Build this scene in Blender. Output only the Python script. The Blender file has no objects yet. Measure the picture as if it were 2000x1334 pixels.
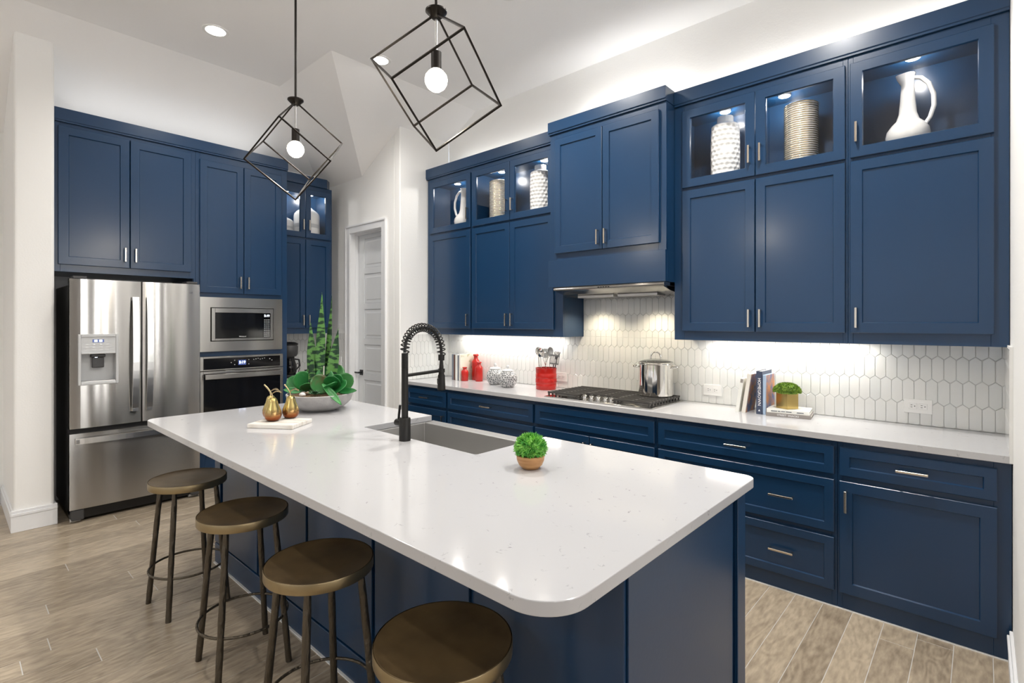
import bpy, bmesh, math, random
from mathutils import Vector, Matrix
R = math.radians
rnd = random.Random(7)
S = bpy.context.scene
COL = S.collection
# ------------------------------------------------------------------ camera
cd = bpy.data.cameras.new('camera'); cam = bpy.data.objects.new('camera', cd); COL.objects.link(cam)
cam.location = (0, 0, 1.4988); cam.rotation_euler = (R(90), 0, R(42.24))
cd.sensor_width = 36; cd.lens = 1011.26 / 2000 * 36; cd.shift_y = (630.37 - 667) / 2000
cd.clip_start = .05; cd.clip_end = 100
S.camera = cam
# ------------------------------------------------------------------ world, exposure
w = bpy.data.worlds.new('world'); S.world = w; w.use_nodes = True
w.node_tree.nodes['Background'].inputs[0].default_value = (.80, .88, 1, 1)
w.node_tree.nodes['Background'].inputs[1].default_value = 1.0
S.view_settings.view_transform = 'Standard'; S.view_settings.look = 'None'
S.view_settings.exposure = 0.30; S.view_settings.gamma = 1; S.view_settings.use_curve_mapping = False
S.cycles.max_bounces = 10; S.cycles.diffuse_bounces = 7; S.cycles.glossy_bounces = 4
S.cycles.transparent_max_bounces = 12; S.cycles.sample_clamp_indirect = 6
S.cycles.caustics_reflective = False; S.cycles.caustics_refractive = False
# ------------------------------------------------------------------ daylight at the windows of the room behind the camera
def area(name, loc, rot, sx, sy, power, col=(1, 1, 1)):
    l = bpy.data.lights.new(name, 'AREA'); l.shape = 'RECTANGLE'; l.size = sx; l.size_y = sy
    l.energy = power; l.color = col
    o = bpy.data.objects.new(name, l); COL.objects.link(o); o.location = loc; o.rotation_euler = rot
    return o
WIN_REAR = [(-4.6, -3.3), (-2.4, -1.1), (-.2, 1.1), (2.0, 3.3)]      # X ranges, wall Y=-4.6
WIN_STREAK = [(-2.4, -2.1), (-.6, -.3), (.8, 1.1), (1.65, 1.9), (2.25, 2.5), (3.0, 3.25)]                    # Y ranges, wall X=4.5; unseen, added narrow to streak the fridge steel
for a, b in WIN_REAR:
    area('window_daylight', ((a + b) / 2, -4.63, 1.75), (R(90), 0, R(180)), b - a, 2.2, 172, (.93, .97, 1))
for a, b in WIN_STREAK:
    area('window_daylight', (4.53, (a + b) / 2, 1.75), (R(90), 0, R(90)), b - a, 2.2, 34, (1, .98, .95))  # side slots added for bright streaks in the fridge doors
def spot(name, loc, power, ang=110, blend=.6, col=(1, .93, .84), size=.05, rot=(0, 0, 0)):
    l = bpy.data.lights.new(name, 'SPOT'); l.energy = power; l.spot_size = R(ang); l.spot_blend = blend
    l.color = col; l.shadow_soft_size = size
    o = bpy.data.objects.new(name, l); COL.objects.link(o); o.location = loc; o.rotation_euler = rot
def point(name, loc, power, col=(1, .9, .75), size=.04):
    l = bpy.data.lights.new(name, 'POINT'); l.energy = power; l.color = col; l.shadow_soft_size = size
    o = bpy.data.objects.new(name, l); COL.objects.link(o); o.location = loc
# ------------------------------------------------------------------ materials
MT = {}
def mat(name, col, rough=.5, metal=0., spec=.5, coat=0., emit=0., aniso=0., bump=None, var=None):
    m = bpy.data.materials.new(name); m.use_nodes = True; MT[name] = m
    nt = m.node_tree; p = nt.nodes['Principled BSDF']; I = p.inputs
    I['Base Color'].default_value = (*col, 1); I['Roughness'].default_value = rough; I['Metallic'].default_value = metal
    I['Specular IOR Level'].default_value = spec; I['Coat Weight'].default_value = coat; I['Coat Roughness'].default_value = .20
    I['Anisotropic'].default_value = aniso
    if emit: I['Emission Color'].default_value = (*col, 1); I['Emission Strength'].default_value = emit
    tc = nt.nodes.new('ShaderNodeTexCoord')
    if bump:                                   # (scale, strength, (sx,sy,sz), detail)
        mp = nt.nodes.new('ShaderNodeMapping'); mp.inputs['Scale'].default_value = bump[2]
        nt.links.new(tc.outputs['Object'], mp.inputs['Vector'])
        n = nt.nodes.new('ShaderNodeTexNoise'); n.inputs['Scale'].default_value = bump[0]; n.inputs['Detail'].default_value = bump[3]
        b = nt.nodes.new('ShaderNodeBump'); b.inputs['Strength'].default_value = bump[1]; b.inputs['Distance'].default_value = .01
        nt.links.new(mp.outputs[0], n.inputs['Vector']); nt.links.new(n.outputs[0], b.inputs['Height']); nt.links.new(b.outputs[0], I['Normal'])
    if var:                                    # (scale, (sx,sy,sz), colour2, lo, hi)
        mp = nt.nodes.new('ShaderNodeMapping'); mp.inputs['Scale'].default_value = var[1]
        nt.links.new(tc.outputs['Object'], mp.inputs['Vector'])
        n = nt.nodes.new('ShaderNodeTexNoise'); n.inputs['Scale'].default_value = var[0]; n.inputs['Detail'].default_value = 5
        r = nt.nodes.new('ShaderNodeValToRGB'); e = r.color_ramp.elements
        e[0].position = var[3]; e[0].color = (*col, 1); e[1].position = var[4]; e[1].color = (*var[2], 1)
        nt.links.new(mp.outputs[0], n.inputs['Vector']); nt.links.new(n.outputs[0], r.inputs[0]); nt.links.new(r.outputs[0], I['Base Color'])
    return m
NAVY = (.0058, .0345, .091)
mat('navy', NAVY, .29, spec=.45, coat=.25, bump=(60, .015, (1, 1, 1), 3))
mat('wall', (.90, .90, .89), .75, spec=.2, bump=(90, .10, (1, 1, 1), 3))
mat('ceil', (.91, .91, .915), .8, spec=.15, bump=(90, .12, (1, 1, 1), 3))
mat('wall_greige', (.26, .24, .22), .8)
mat('trim', (.80, .81, .83), .35)
mat('doorpaint', (.76, .78, .80), .35)
mat('steel', (.47, .46, .445), .19, 1, aniso=1.0); MT['steel'].node_tree.nodes['Principled BSDF'].inputs['Anisotropic Rotation'].default_value = .25
mat('steel_polish', (.80, .78, .75), .07, 1)
mat('steel_matte', (.50, .50, .50), .35, 1)
mat('handle_steel', (.80, .80, .79), .25, 1)
mat('sinksteel', (.52, .515, .505), .42, 1, bump=(60, .02, (1, 30, 1), 2))
mat('handle_metal', (.66, .59, .50), .22, 1)
mat('dark_metal', (.022, .021, .020), .42, .6)
mat('lamp_metal', (.020, .017, .015), .38, .7)
mat('black', (.006, .006, .007), .35)
mat('blackglass', (.004, .004, .005), .06)
mat('darkgrey', (.05, .05, .052), .45)
mat('castiron', (.045, .042, .040), .55)
mat('plastic_grey', (.52, .53, .54), .35)
mat('white_gloss', (.82, .82, .81), .15)
mat('white_satin', (.80, .80, .79), .45)
mat('grout', (.55, .54, .52), .8)
mat('mortar', (.74, .74, .73), .8)
mat('red', (.42, .014, .010), .18)
mat('bronze_seat', (.17, .115, .052), .36, .55, bump=(14, .03, (1, 1, 1), 3), var=(6, (1, 1, 1), (.085, .055, .025), .35, .7))
mat('bronze_rim', (.33, .26, .15), .33, .9)
mat('hammered', (.105, .088, .066), .42, .8, bump=(55, .9, (1, 1, .45), 2))
mat('wood_bowl', (.50, .27, .11), .45, var=(7, (1, 1, 12), (.36, .17, .06), .4, .65))
mat('board', (.74, .71, .66), .6, var=(6, (2, 14, 2), (.56, .50, .42), .45, .8))
mat('concrete', (.43, .42, .415), .75, bump=(70, .25, (1, 1, 1), 4), var=(9, (1, 1, 1), (.33, .32, .315), .4, .7))
mat('soil', (.20, .10, .05), .9, bump=(180, 1.0, (1, 1, 1), 2), var=(120, (1, 1, 1), (.42, .30, .18), .45, .6))
mat('leaf_big', (.018, .15, .035), .35, var=(7, (1, 1, 1), (.06, .28, .07), .4, .75))
mat('leaf_edge', (.03, .15, .035), .38, var=(11, (1, 1, 1), (.12, .055, .035), .5, .72))
mat('leaf_small', (.035, .115, .05), .45)
mat('boxwood', (.085, .36, .06), .45, var=(45, (1, 1, 1), (.34, .68, .14), .4, .65))
mat('moss', (.08, .17, .018), .7, var=(70, (1, 1, 1), (.30, .44, .06), .4, .65))
mat('gold', (.60, .44, .16), .25, .9)
mat('gold_stem', (.62, .48, .28), .25, .9)
mat('jar_white', (.72, .72, .71), .3)
mat('paper', (.80, .78, .73), .8)
mat('bk_navy', (.045, .060, .105), .5); mat('bk_blue', (.36, .47, .62), .5); mat('bk_white', (.74, .74, .70), .5)
mat('bk_brown', (.12, .06, .045), .5); mat('bk_grey', (.26, .235, .22), .5); mat('bk_cream', (.70, .66, .60), .5)
mat('bk_slate', (.15, .17, .21), .5); mat('bk_purple', (.16, .14, .22), .5)
mat('bk_photo', (.55, .24, .10), .5, var=(16, (1, 1, 1), (.10, .14, .30), .4, .6))
mat('bk_plants', (.70, .68, .58), .5, var=(14, (1, 1, 1), (.22, .26, .08), .52, .62))
mat('textwhite', (.85, .85, .85), .5); mat('textdark', (.05, .06, .09), .5)
mat('lcd', (.75, .85, 1.0), .4, emit=4); mat('lcdback', (.05, .08, .25), .3, emit=.5)
mat('bulb', (1, .90, .72), .3, emit=14); mat('canlens', (1, .96, .90), .3, emit=14); mat('puck', (1, .97, .92), .3, emit=10)
mat('copper_coil', (.3, .3, .3), .3, 1)
def nodes(m): return m.node_tree.nodes, m.node_tree.links, m.node_tree.nodes['Principled BSDF']
# quartz: white with sparse grey flecks and hairlines
m = mat('quartz', (.50, .50, .515), .10); N, L, P = nodes(m)
tc = N.new('ShaderNodeTexCoord'); n1 = N.new('ShaderNodeTexNoise'); n1.inputs['Scale'].default_value = 11; n1.inputs['Detail'].default_value = 7; n1.inputs['Distortion'].default_value = 1.4
n2 = N.new('ShaderNodeTexNoise'); n2.inputs['Scale'].default_value = 26; n2.inputs['Detail'].default_value = 3
a1 = N.new('ShaderNodeMath'); a1.operation = 'SUBTRACT'; a1.inputs[1].default_value = .5
a2 = N.new('ShaderNodeMath'); a2.operation = 'ABSOLUTE'
r1 = N.new('ShaderNodeValToRGB'); r1.color_ramp.elements[0].color = (1, 1, 1, 1); r1.color_ramp.elements[1].position = .012; r1.color_ramp.elements[1].color = (0, 0, 0, 1)
r2 = N.new('ShaderNodeValToRGB'); r2.color_ramp.elements[0].position = .60; r2.color_ramp.elements[1].position = .68
mu = N.new('ShaderNodeMath'); mu.operation = 'MULTIPLY'
mx = N.new('ShaderNodeMix'); mx.data_type = 'RGBA'; mx.inputs[6].default_value = (.50, .50, .515, 1); mx.inputs[7].default_value = (.24, .24, .25, 1)
for n in (n1, n2): L.new(tc.outputs['Object'], n.inputs['Vector'])
L.new(n1.outputs[0], a1.inputs[0]); L.new(a1.outputs[0], a2.inputs[0]); L.new(a2.outputs[0], r1.inputs[0]); L.new(n2.outputs[0], r2.inputs[0])
L.new(r1.outputs[0], mu.inputs[0]); L.new(r2.outputs[0], mu.inputs[1]); L.new(mu.outputs[0], mx.inputs[0]); L.new(mx.outputs[2], P.inputs['Base Color'])
# glazed tile: small tint difference per tile, slightly wavy glaze
m = mat('tile', (.70, .71, .70), .07, coat=.3, bump=(22, .12, (1, 1, 1), 1)); N, L, P = nodes(m)
oi = N.new('ShaderNodeObjectInfo'); r = N.new('ShaderNodeValToRGB'); r.color_ramp.elements[0].color = (.70, .715, .71, 1); r.color_ramp.elements[1].color = (.76, .76, .745, 1)
L.new(oi.outputs['Random'], r.inputs[0]); L.new(r.outputs[0], P.inputs['Base Color'])
# wood-look plank
m = mat('plank', (.3, .25, .2), .28); N, L, P = nodes(m)
tc = N.new('ShaderNodeTexCoord'); oi = N.new('ShaderNodeObjectInfo')
off = N.new('ShaderNodeVectorMath'); off.operation = 'MULTIPLY_ADD'; off.inputs[1].default_value = (1, .24, 1)
sc = N.new('ShaderNodeMath'); sc.operation = 'MULTIPLY'; sc.inputs[1].default_value = 37
cb = N.new('ShaderNodeCombineXYZ'); L.new(oi.outputs['Random'], sc.inputs[0])
for k in range(3): L.new(sc.outputs[0], cb.inputs[k])
L.new(tc.outputs['Object'], off.inputs[0]); L.new(cb.outputs[0], off.inputs[2])
n1 = N.new('ShaderNodeTexNoise'); n1.inputs['Scale'].default_value = 5.5; n1.inputs['Detail'].default_value = 2; n1.inputs['Distortion'].default_value = .6
wv = N.new('ShaderNodeMath'); wv.operation = 'MULTIPLY'; wv.inputs[1].default_value = 80
si = N.new('ShaderNodeMath'); si.operation = 'SINE'
n2 = N.new('ShaderNodeTexNoise'); n2.inputs['Scale'].default_value = 60; n2.inputs['Detail'].default_value = 4
L.new(off.outputs[0], n1.inputs['Vector']); L.new(off.outputs[0], n2.inputs['Vector'])
L.new(n1.outputs[0], wv.inputs[0]); L.new(wv.outputs[0], si.inputs[0])
ad = N.new('ShaderNodeMath'); ad.operation = 'MULTIPLY_ADD'; ad.inputs[1].default_value = .085; L.new(si.outputs[0], ad.inputs[0]); L.new(n2.outputs[0], ad.inputs[2])
ad2 = N.new('ShaderNodeMath'); ad2.operation = 'MULTIPLY_ADD'; ad2.inputs[1].default_value = .28; L.new(oi.outputs['Random'], ad2.inputs[0]); L.new(ad.outputs[0], ad2.inputs[2])
r = N.new('ShaderNodeValToRGB'); e = r.color_ramp.elements
e[0].position = .30; e[0].color = (.215, .170, .122, 1); e[1].position = .95; e[1].color = (.475, .395, .295, 1)
L.new(ad2.outputs[0], r.inputs[0]); L.new(r.outputs[0], P.inputs['Base Color'])
# snake plant: banded green
m = mat('snake_leaf', (.05, .2, .05), .42); N, L, P = nodes(m)
tc = N.new('ShaderNodeTexCoord'); mp = N.new('ShaderNodeMapping'); mp.inputs['Scale'].default_value = (1, 1, 2.6); n1 = N.new('ShaderNodeTexNoise'); n1.inputs['Scale'].default_value = 17; n1.inputs['Detail'].default_value = 3
r = N.new('ShaderNodeValToRGB'); e = r.color_ramp.elements; e[0].position = .46; e[0].color = (.006, .040, .016, 1); e[1].position = .54; e[1].color = (.105, .27, .062, 1)
L.new(tc.outputs['Object'], mp.inputs[0]); L.new(mp.outputs[0], n1.inputs['Vector']); L.new(n1.outputs[0], r.inputs[0]); L.new(r.outputs[0], P.inputs['Base Color'])
# pears: gold above, copper below (a dip glaze of the object itself)
m = mat('pear', (.5, .4, .1), .22, .9); N, L, P = nodes(m)
tc = N.new('ShaderNodeTexCoord'); sx = N.new('ShaderNodeSeparateXYZ'); n1 = N.new('ShaderNodeTexNoise'); n1.inputs['Scale'].default_value = 30
ad = N.new('ShaderNodeMath'); ad.operation = 'MULTIPLY_ADD'; ad.inputs[1].default_value = .02
r = N.new('ShaderNodeValToRGB'); e = r.color_ramp.elements; e[0].position = .032; e[0].color = (.27, .080, .030, 1); e[1].position = .085; e[1].color = (.62, .49, .20, 1)
L.new(tc.outputs['Object'], sx.inputs[0]); L.new(tc.outputs['Object'], n1.inputs['Vector']); L.new(n1.outputs[0], ad.inputs[0]); L.new(sx.outputs[2], ad.inputs[2]); L.new(ad.outputs[0], r.inputs[0]); L.new(r.outputs[0], P.inputs['Base Color'])
# patterned jar glaze: white ridges on grey
m = mat('jar_pattern', (.4, .4, .4), .35); N, L, P = nodes(m)
tc = N.new('ShaderNodeTexCoord'); vo = N.new('ShaderNodeTexVoronoi'); vo.feature = 'DISTANCE_TO_EDGE'; vo.inputs['Scale'].default_value = 48
r = N.new('ShaderNodeValToRGB'); e = r.color_ramp.elements; e[0].position = .05; e[0].color = (.66, .66, .65, 1); e[1].position = .11; e[1].color = (.13, .135, .14, 1)
L.new(tc.outputs['Object'], vo.inputs['Vector']); L.new(vo.outputs[0], r.inputs[0]); L.new(r.outputs[0], P.inputs['Base Color'])
# pane glass
def glass(name, fac, tint=(1, 1, 1)):
    m = bpy.data.materials.new(name); m.use_nodes = True; MT[name] = m; nt = m.node_tree
    nt.nodes.remove(nt.nodes['Principled BSDF']); o = nt.nodes['Material Output']
    t = nt.nodes.new('ShaderNodeBsdfTransparent'); t.inputs[0].default_value = (*tint, 1); g = nt.nodes.new('ShaderNodeBsdfGlossy'); g.inputs['Roughness'].default_value = .02
    lw = nt.nodes.new('ShaderNodeLayerWeight'); lw.inputs[0].default_value = .5; mi = nt.nodes.new('ShaderNodeMixShader')
    pw = nt.nodes.new('ShaderNodeMath'); pw.operation = 'POWER'; pw.inputs[1].default_value = 5; ma = nt.nodes.new('ShaderNodeMath'); ma.operation = 'MULTIPLY_ADD'; ma.inputs[1].default_value = .9; ma.inputs[2].default_value = fac
    nt.links.new(lw.outputs['Facing'], pw.inputs[0]); nt.links.new(pw.outputs[0], ma.inputs[0])
    nt.links.new(ma.outputs[0], mi.inputs[0]); nt.links.new(t.outputs[0], mi.inputs[1]); nt.links.new(g.outputs[0], mi.inputs[2]); nt.links.new(mi.outputs[0], o.inputs[0])
glass('glass', .03); glass('lidglass', .06, (.9, .92, .92))
# ------------------------------------------------------------------ builders
ORG = {}
def FR(Y): return lambda a, d, z: (a, Y - d, z)          # faces -Y : a=X, d=out of the wall
def FB(Y): return lambda a, d, z: (a, Y + d, z)          # faces +Y
def FL(X): return lambda a, d, z: (X + d, a, z)          # faces +X : a=Y
def FX(X): return lambda a, d, z: (X - d, a, z)          # faces -X : a=Y
def tag(o, label=None, cat=None, group=None, kind=None):
    if label: o['label'] = label
    if cat: o['category'] = cat
    if group: o['group'] = group
    if kind: o['kind'] = kind
    return o
def thing(name, label, cat, loc=(0, 0, 0), rz=0, group=None, local=False, kind=None):
    o = bpy.data.objects.new(name, None); COL.objects.link(o); o.empty_display_size = .05
    o.location = loc; o.rotation_euler = (0, 0, rz)
    ORG[o.name] = Vector((0, 0, 0)) if local else Vector(loc)
    return tag(o, label, cat, group, kind)
class MB:
    def __init__(s, fr=None): s.v = []; s.f = []; s.fr = fr or (lambda a, d, z: (a, d, z))
    def add(s, vs, fs):
        k = len(s.v); s.v += [s.fr(*p) for p in vs]; s.f += [tuple(i + k for i in f) for f in fs]; return s
    def box(s, a0, a1, d0, d1, z0, z1):
        return s.add([(a0, d0, z0), (a1, d0, z0), (a1, d1, z0), (a0, d1, z0), (a0, d0, z1), (a1, d0, z1), (a1, d1, z1), (a0, d1, z1)],
                     [(0, 3, 2, 1), (4, 5, 6, 7), (0, 1, 5, 4), (1, 2, 6, 5), (2, 3, 7, 6), (3, 0, 4, 7)])
    def prism(s, poly, z0, z1):                           # polygon in (a,d), extruded in z
        n = len(poly)
        return s.add([(a, d, z0) for a, d in poly] + [(a, d, z1) for a, d in poly],
                     [tuple(range(n))[::-1], tuple(range(n, 2 * n))] + [(i, (i + 1) % n, n + (i + 1) % n, n + i) for i in range(n)])
    def ext(s, poly, a0, a1):                             # polygon in (d,z), extruded along a
        n = len(poly)
        return s.add([(a0, d, z) for d, z in poly] + [(a1, d, z) for d, z in poly],
                     [tuple(range(n))[::-1], tuple(range(n, 2 * n))] + [(i, (i + 1) % n, n + (i + 1) % n, n + i) for i in range(n)])
    def shaker(s, a0, a1, z0, z1, d0, th=.020, rail=.056, rec=.009, hole=False, ch=.004):
        d1 = d0 + th
        def ring(x0, x1, y0, y1, d): return [(x0, d, y0), (x1, d, y0), (x1, d, y1), (x0, d, y1)]
        b = .0025
        rs = [ring(a0, a1, z0, z1, d0), ring(a0, a1, z0, z1, d1 - b), ring(a0 + b, a1 - b, z0 + b, z1 - b, d1),
              ring(a0 + rail, a1 - rail, z0 + rail, z1 - rail, d1), ring(a0 + rail + ch, a1 - rail - ch, z0 + rail + ch, z1 - rail - ch, d1 - rec)]
        if hole: rs.append(ring(a0 + rail + ch, a1 - rail - ch, z0 + rail + ch, z1 - rail - ch, d0))
        vs = [p for r in rs for p in r]; fs = []
        for k in range(len(rs) - 1):
            for i in range(4): fs.append((4 * k + i, 4 * k + (i + 1) % 4, 4 * k + 4 + (i + 1) % 4, 4 * k + 4 + i))
        if hole:
            k = len(rs) - 1
            for i in range(4): fs.append((4 * k + i, 4 * k + (i + 1) % 4, (i + 1) % 4, i))
        else:
            k = len(rs) - 1; fs.append((4 * k, 4 * k + 1, 4 * k + 2, 4 * k + 3)); fs.append((3, 2, 1, 0))
        return s.add(vs, fs)
    def tube(s, pts, r, n=8, closed=False, cap=True):
        pts = [Vector(p) for p in pts]; m = len(pts); rr = r if isinstance(r, (list, tuple)) else [r] * m
        vs = []; fs = []; prev = None
        for i, p in enumerate(pts):
            if closed: t = pts[(i + 1) % m] - pts[i - 1]
            else: t = pts[min(i + 1, m - 1)] - pts[max(i - 1, 0)]
            t.normalize()
            if prev is None:
                q = Vector((0, 0, 1)) if abs(t.z) < .9 else Vector((1, 0, 0)); u = t.cross(q).normalized()
            else:
                u = prev - t * prev.dot(t)
                u = u.normalized() if u.length > 1e-6 else t.orthogonal().normalized()
            prev = u; v = t.cross(u)
            for k in range(n):
                a = 2 * math.pi * k / n; vs.append(tuple(p + (u * math.cos(a) + v * math.sin(a)) * rr[i]))
        for i in range(m if closed else m - 1):
            j = (i + 1) % m
            for k in range(n): fs.append((i * n + k, i * n + (k + 1) % n, j * n + (k + 1) % n, j * n + k))
        if cap and not closed: fs += [tuple(range(n))[::-1], tuple(range((m - 1) * n, m * n))]
        return s.add(vs, fs)
    def lathe(s, prof, n=32, c=(0, 0, 0), axis='z', cap0=True, cap1=True, fn=None):
        vs = []; fs = []; m = len(prof)
        for j, (r, z) in enumerate(prof):
            for k in range(n):
                a = 2 * math.pi * k / n; q = r + (fn(j / (m - 1), a, z) if fn else 0)
                x, y = q * math.cos(a), q * math.sin(a)
                p = (x, y, z) if axis == 'z' else ((z, x, y) if axis == 'x' else (x, z, y))
                vs.append((p[0] + c[0], p[1] + c[1], p[2] + c[2]))
        for j in range(m - 1):
            for k in range(n): fs.append((j * n + k, j * n + (k + 1) % n, (j + 1) * n + (k + 1) % n, (j + 1) * n + k))
        if cap0: fs.append(tuple(range(n))[::-1])
        if cap1: fs.append(tuple(range((m - 1) * n, m * n)))
        return s.add(vs, fs)
    def cyl(s, c, r, z0, z1, n=24, axis='z', r1=None): return s.lathe([(r, z0), (r if r1 is None else r1, z1)], n, c, axis)
    def mesh(s, name, org=Vector((0, 0, 0)), bev=0, seg=1, smooth=None):
        me = bpy.data.meshes.new(name); bm = bmesh.new()
        vv = [bm.verts.new((p[0] - org.x, p[1] - org.y, p[2] - org.z)) for p in s.v]
        for f in s.f:
            try: bm.faces.new([vv[i] for i in f])
            except ValueError: pass
        bmesh.ops.recalc_face_normals(bm, faces=bm.faces)
        if bev:
            es = [e for e in bm.edges if len(e.link_faces) == 2 and e.calc_face_angle(0) > R(35)]
            bmesh.ops.bevel(bm, geom=es, offset=bev, segments=seg, affect='EDGES', profile=.5)
        bm.to_mesh(me); bm.free()
        if smooth is not None:
            me.polygons.foreach_set('use_smooth', [True] * len(me.polygons)); me.set_sharp_from_angle(angle=R(smooth))
        return me
    def build(s, name, m, parent=None, bev=0, seg=1, smooth=None, loc=None, kind=None):
        if parent is not None: org = ORG[parent.name]
        else: org = Vector(loc) if loc is not None else Vector((0, 0, 0))
        me = s.mesh(name, org, bev, seg, smooth)
        me.materials.append(MT[m] if isinstance(m, str) else m)
        o = bpy.data.objects.new(name, me); COL.objects.link(o)
        if parent is not None: o.parent = parent
        elif loc is not None: o.location = loc
        ORG[o.name] = org
        if kind: o['kind'] = kind
        return o
def copy_tree(o, parent=None, loc=None, rz=None):
    c = o.copy(); COL.objects.link(c); c.parent = parent
    ORG[c.name] = ORG.get(o.name, Vector((0, 0, 0)))
    if loc is not None: c.location = loc
    if rz is not None: c.rotation_euler = (0, 0, rz)
    for ch in list(o.children): copy_tree(ch, c)
    return c
def text(s, size, pos, right, up, m, parent, extr=.0004, name='lettering', align='CENTER', squeeze=1.):
    cu = bpy.data.curves.new('t', 'FONT'); cu.body = s; cu.size = size; cu.align_x = align; cu.align_y = 'CENTER'; cu.extrude = extr; cu.resolution_u = 2
    t = bpy.data.objects.new('t', cu); COL.objects.link(t); bpy.context.view_layer.update()
    me = bpy.data.meshes.new_from_object(t.evaluated_get(bpy.context.evaluated_depsgraph_get()))
    bpy.data.objects.remove(t); bpy.data.curves.remove(cu)
    r = Vector(right).normalized(); u = Vector(up).normalized(); n = r.cross(u); p = Vector(pos) - ORG[parent.name]
    M = Matrix(((r.x, u.x, n.x, p.x), (r.y, u.y, n.y, p.y), (r.z, u.z, n.z, p.z), (0, 0, 0, 1))) @ Matrix.Diagonal((squeeze, 1, 1, 1))
    me.transform(M); me.materials.clear(); me.materials.append(MT[m]); me.name = name
    o = bpy.data.objects.new(name, me); COL.objects.link(o); o.parent = parent; ORG[o.name] = ORG[parent.name]
    return o
def pull(fr, a, z, d, vert, parent, L=.112, m='handle_metal'):
    b = MB(fr); h = L / 2
    if vert:
        b.box(a - .0055, a + .0055, d + .024, d + .033, z - h, z + h)
        for q in (-1, 1): b.box(a - .005, a + .005, d, d + .026, z + q * (h - .006) - .005, z + q * (h - .006) + .005)
    else:
        b.box(a - h, a + h, d + .024, d + .033, z - .0055, z + .0055)
        for q in (-1, 1): b.box(a + q * (h - .006) - .005, a + q * (h - .006) + .005, d, d + .026, z - .005, z + .005)
    return b.build('handle', m, parent, bev=.0012)
def door(fr, a0, a1, z0, z1, parent, d=0., rail=.056, glassy=False, hand=None, name='door', m='navy'):
    """hand = (a, z, vertical)"""
    o = MB(fr).shaker(a0, a1, z0, z1, d, rail=rail, hole=glassy).build(name, m, parent)
    if glassy: MB(fr).box(a0 + rail - .006, a1 - rail + .006, d + .006, d + .010, z0 + rail - .006, z1 - rail + .006).build('pane', 'glass', o)
    if hand: pull(fr, hand[0], hand[1], d + .020, hand[2], o)
    return o
def struct(name, mb, m, parent=None, **k):
    o = mb.build(name, m, parent, **k)
    if parent is None: o['kind'] = 'structure'
    return o
# ------------------------------------------------------------------ the room shell
ZC = 3.715; YW = 3.76; XP = -4.352; YP = 3.109; XL = -5.79; XF = -6.03
slab = struct('floor', MB().box(-6.2, 4.7, -4.8, 4.0, -.12, -.0014), 'grout')
# planks: 133 mm wide, running away from the camera side (along Y)
pm = MB().box(-.0650, .0650, 0, 1.216, -.0045, 0).mesh('plank', bev=.0008); pm.materials.append(MT['plank'])
spots = []
for i in range(-46, 34):
    x = .036 + .133 * i + .0665
    if x < XF + .07 or x > 4.42: continue
    y = -4.59 - rnd.random() * 1.2
    while y < 3.69:
        y0 = max(y, -4.59); y1 = min(y + 1.216, 3.70)
        if y1 - y0 > .1: spots.append((max(-.672 * x + .740 * q for q in (y0, y1)), x, y0, y1))
        y += 1.220
spots.sort(key=lambda q: abs(q[0] - 3.2) + max(0, q[1] - .1) * 4 + max(0, -1.2 - q[2]) * 2)
rest = MB()
for k, (dd, x, y0, y1) in enumerate(spots):                   # the planks in view one by one, the rest of the room joined
    if k < 295:
        me = pm
        if y1 - y0 < 1.215:
            me = MB().box(-.0650, .0650, 0, y1 - y0, -.0045, 0).mesh('plank', bev=.0008); me.materials.append(MT['plank'])
        o = bpy.data.objects.new('plank', me); COL.objects.link(o); o.parent = slab; o.location = (x, y0, 0)
    else: rest.box(x - .065, x + .065, y0, y1, -.0045, 0)
rest.build('far_planks', 'plank', slab, kind='stuff')
b = MB()
b.add([(-4.88, -4.7, ZC), (4.6, -4.7, ZC), (4.6, 2.13, ZC), (-3.92, 2.13, ZC), (-4.88, 2.13, ZC)], [(0, 1, 2, 3, 4)])
b.add([(-3.92, 2.13, ZC), (4.6, 2.13, ZC), (4.6, 3.9, ZC), (-3.92, 3.9, ZC)], [(0, 1, 2, 3)])
b.add([(-3.92, 2.13, ZC), (-3.92, 3.9, ZC), (-4.46, 3.9, ZC - .29), (-4.46, 3.22, ZC - .29), (-4.352, 3.109, 3.483), (-5.053, 3.109, 3.107)], [(0, 1, 2, 3, 4), (0, 4, 5)])
b.add([(-4.88, 2.13, ZC), (-3.92, 2.13, ZC), (-5.053, 3.109, 3.107), (-5.978, 3.109, 3.109)], [(0, 1, 2, 3)])
b.add([(-4.88, -4.7, ZC), (-4.88, 2.13, ZC), (-5.978, 3.109, 3.109), (-6.15, 3.109, 3.017), (-6.15, -4.7, 3.017)], [(0, 1, 2, 3, 4)])
struct('ceiling', b, 'ceil')
struct('wall_back', MB().box(XP, .22, YW, YW + .12, 0, ZC), 'wall')
struct('wall_right', MB().box(.10, .22, 2.25, YW - .0005, 0, ZC), 'wall', bev=.012, seg=3)
struct('wall_left', MB().box(XL - .12, XL, .565, 3.22, 0, 3.6), 'wall')
struct('wall_stub', MB().box(XF - .1, -5.12, .345, .565, 0, 3.64), 'wall', bev=.018, seg=3)
struct('wall_left_far', MB().box(XF - .1, XF, -4.6, .345, 0, 3.08), 'wall')
b = MB(); DX0, DX1, DZ = -5.300, -4.655, 2.512
b.box(XL, DX0, YP, YP + .115, 0, 3.49); b.box(DX1, XP - .1005, YP, YP + .115, 0, 3.49); b.box(DX0, DX1, YP, YP + .115, DZ, 3.49)
struct('wall_pantry', b, 'wall')
struct('wall_pantry_side', MB().box(XP - .10, XP, YP, YW - .0005, 0, 3.49), 'wall', bev=.010, seg=2)
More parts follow.
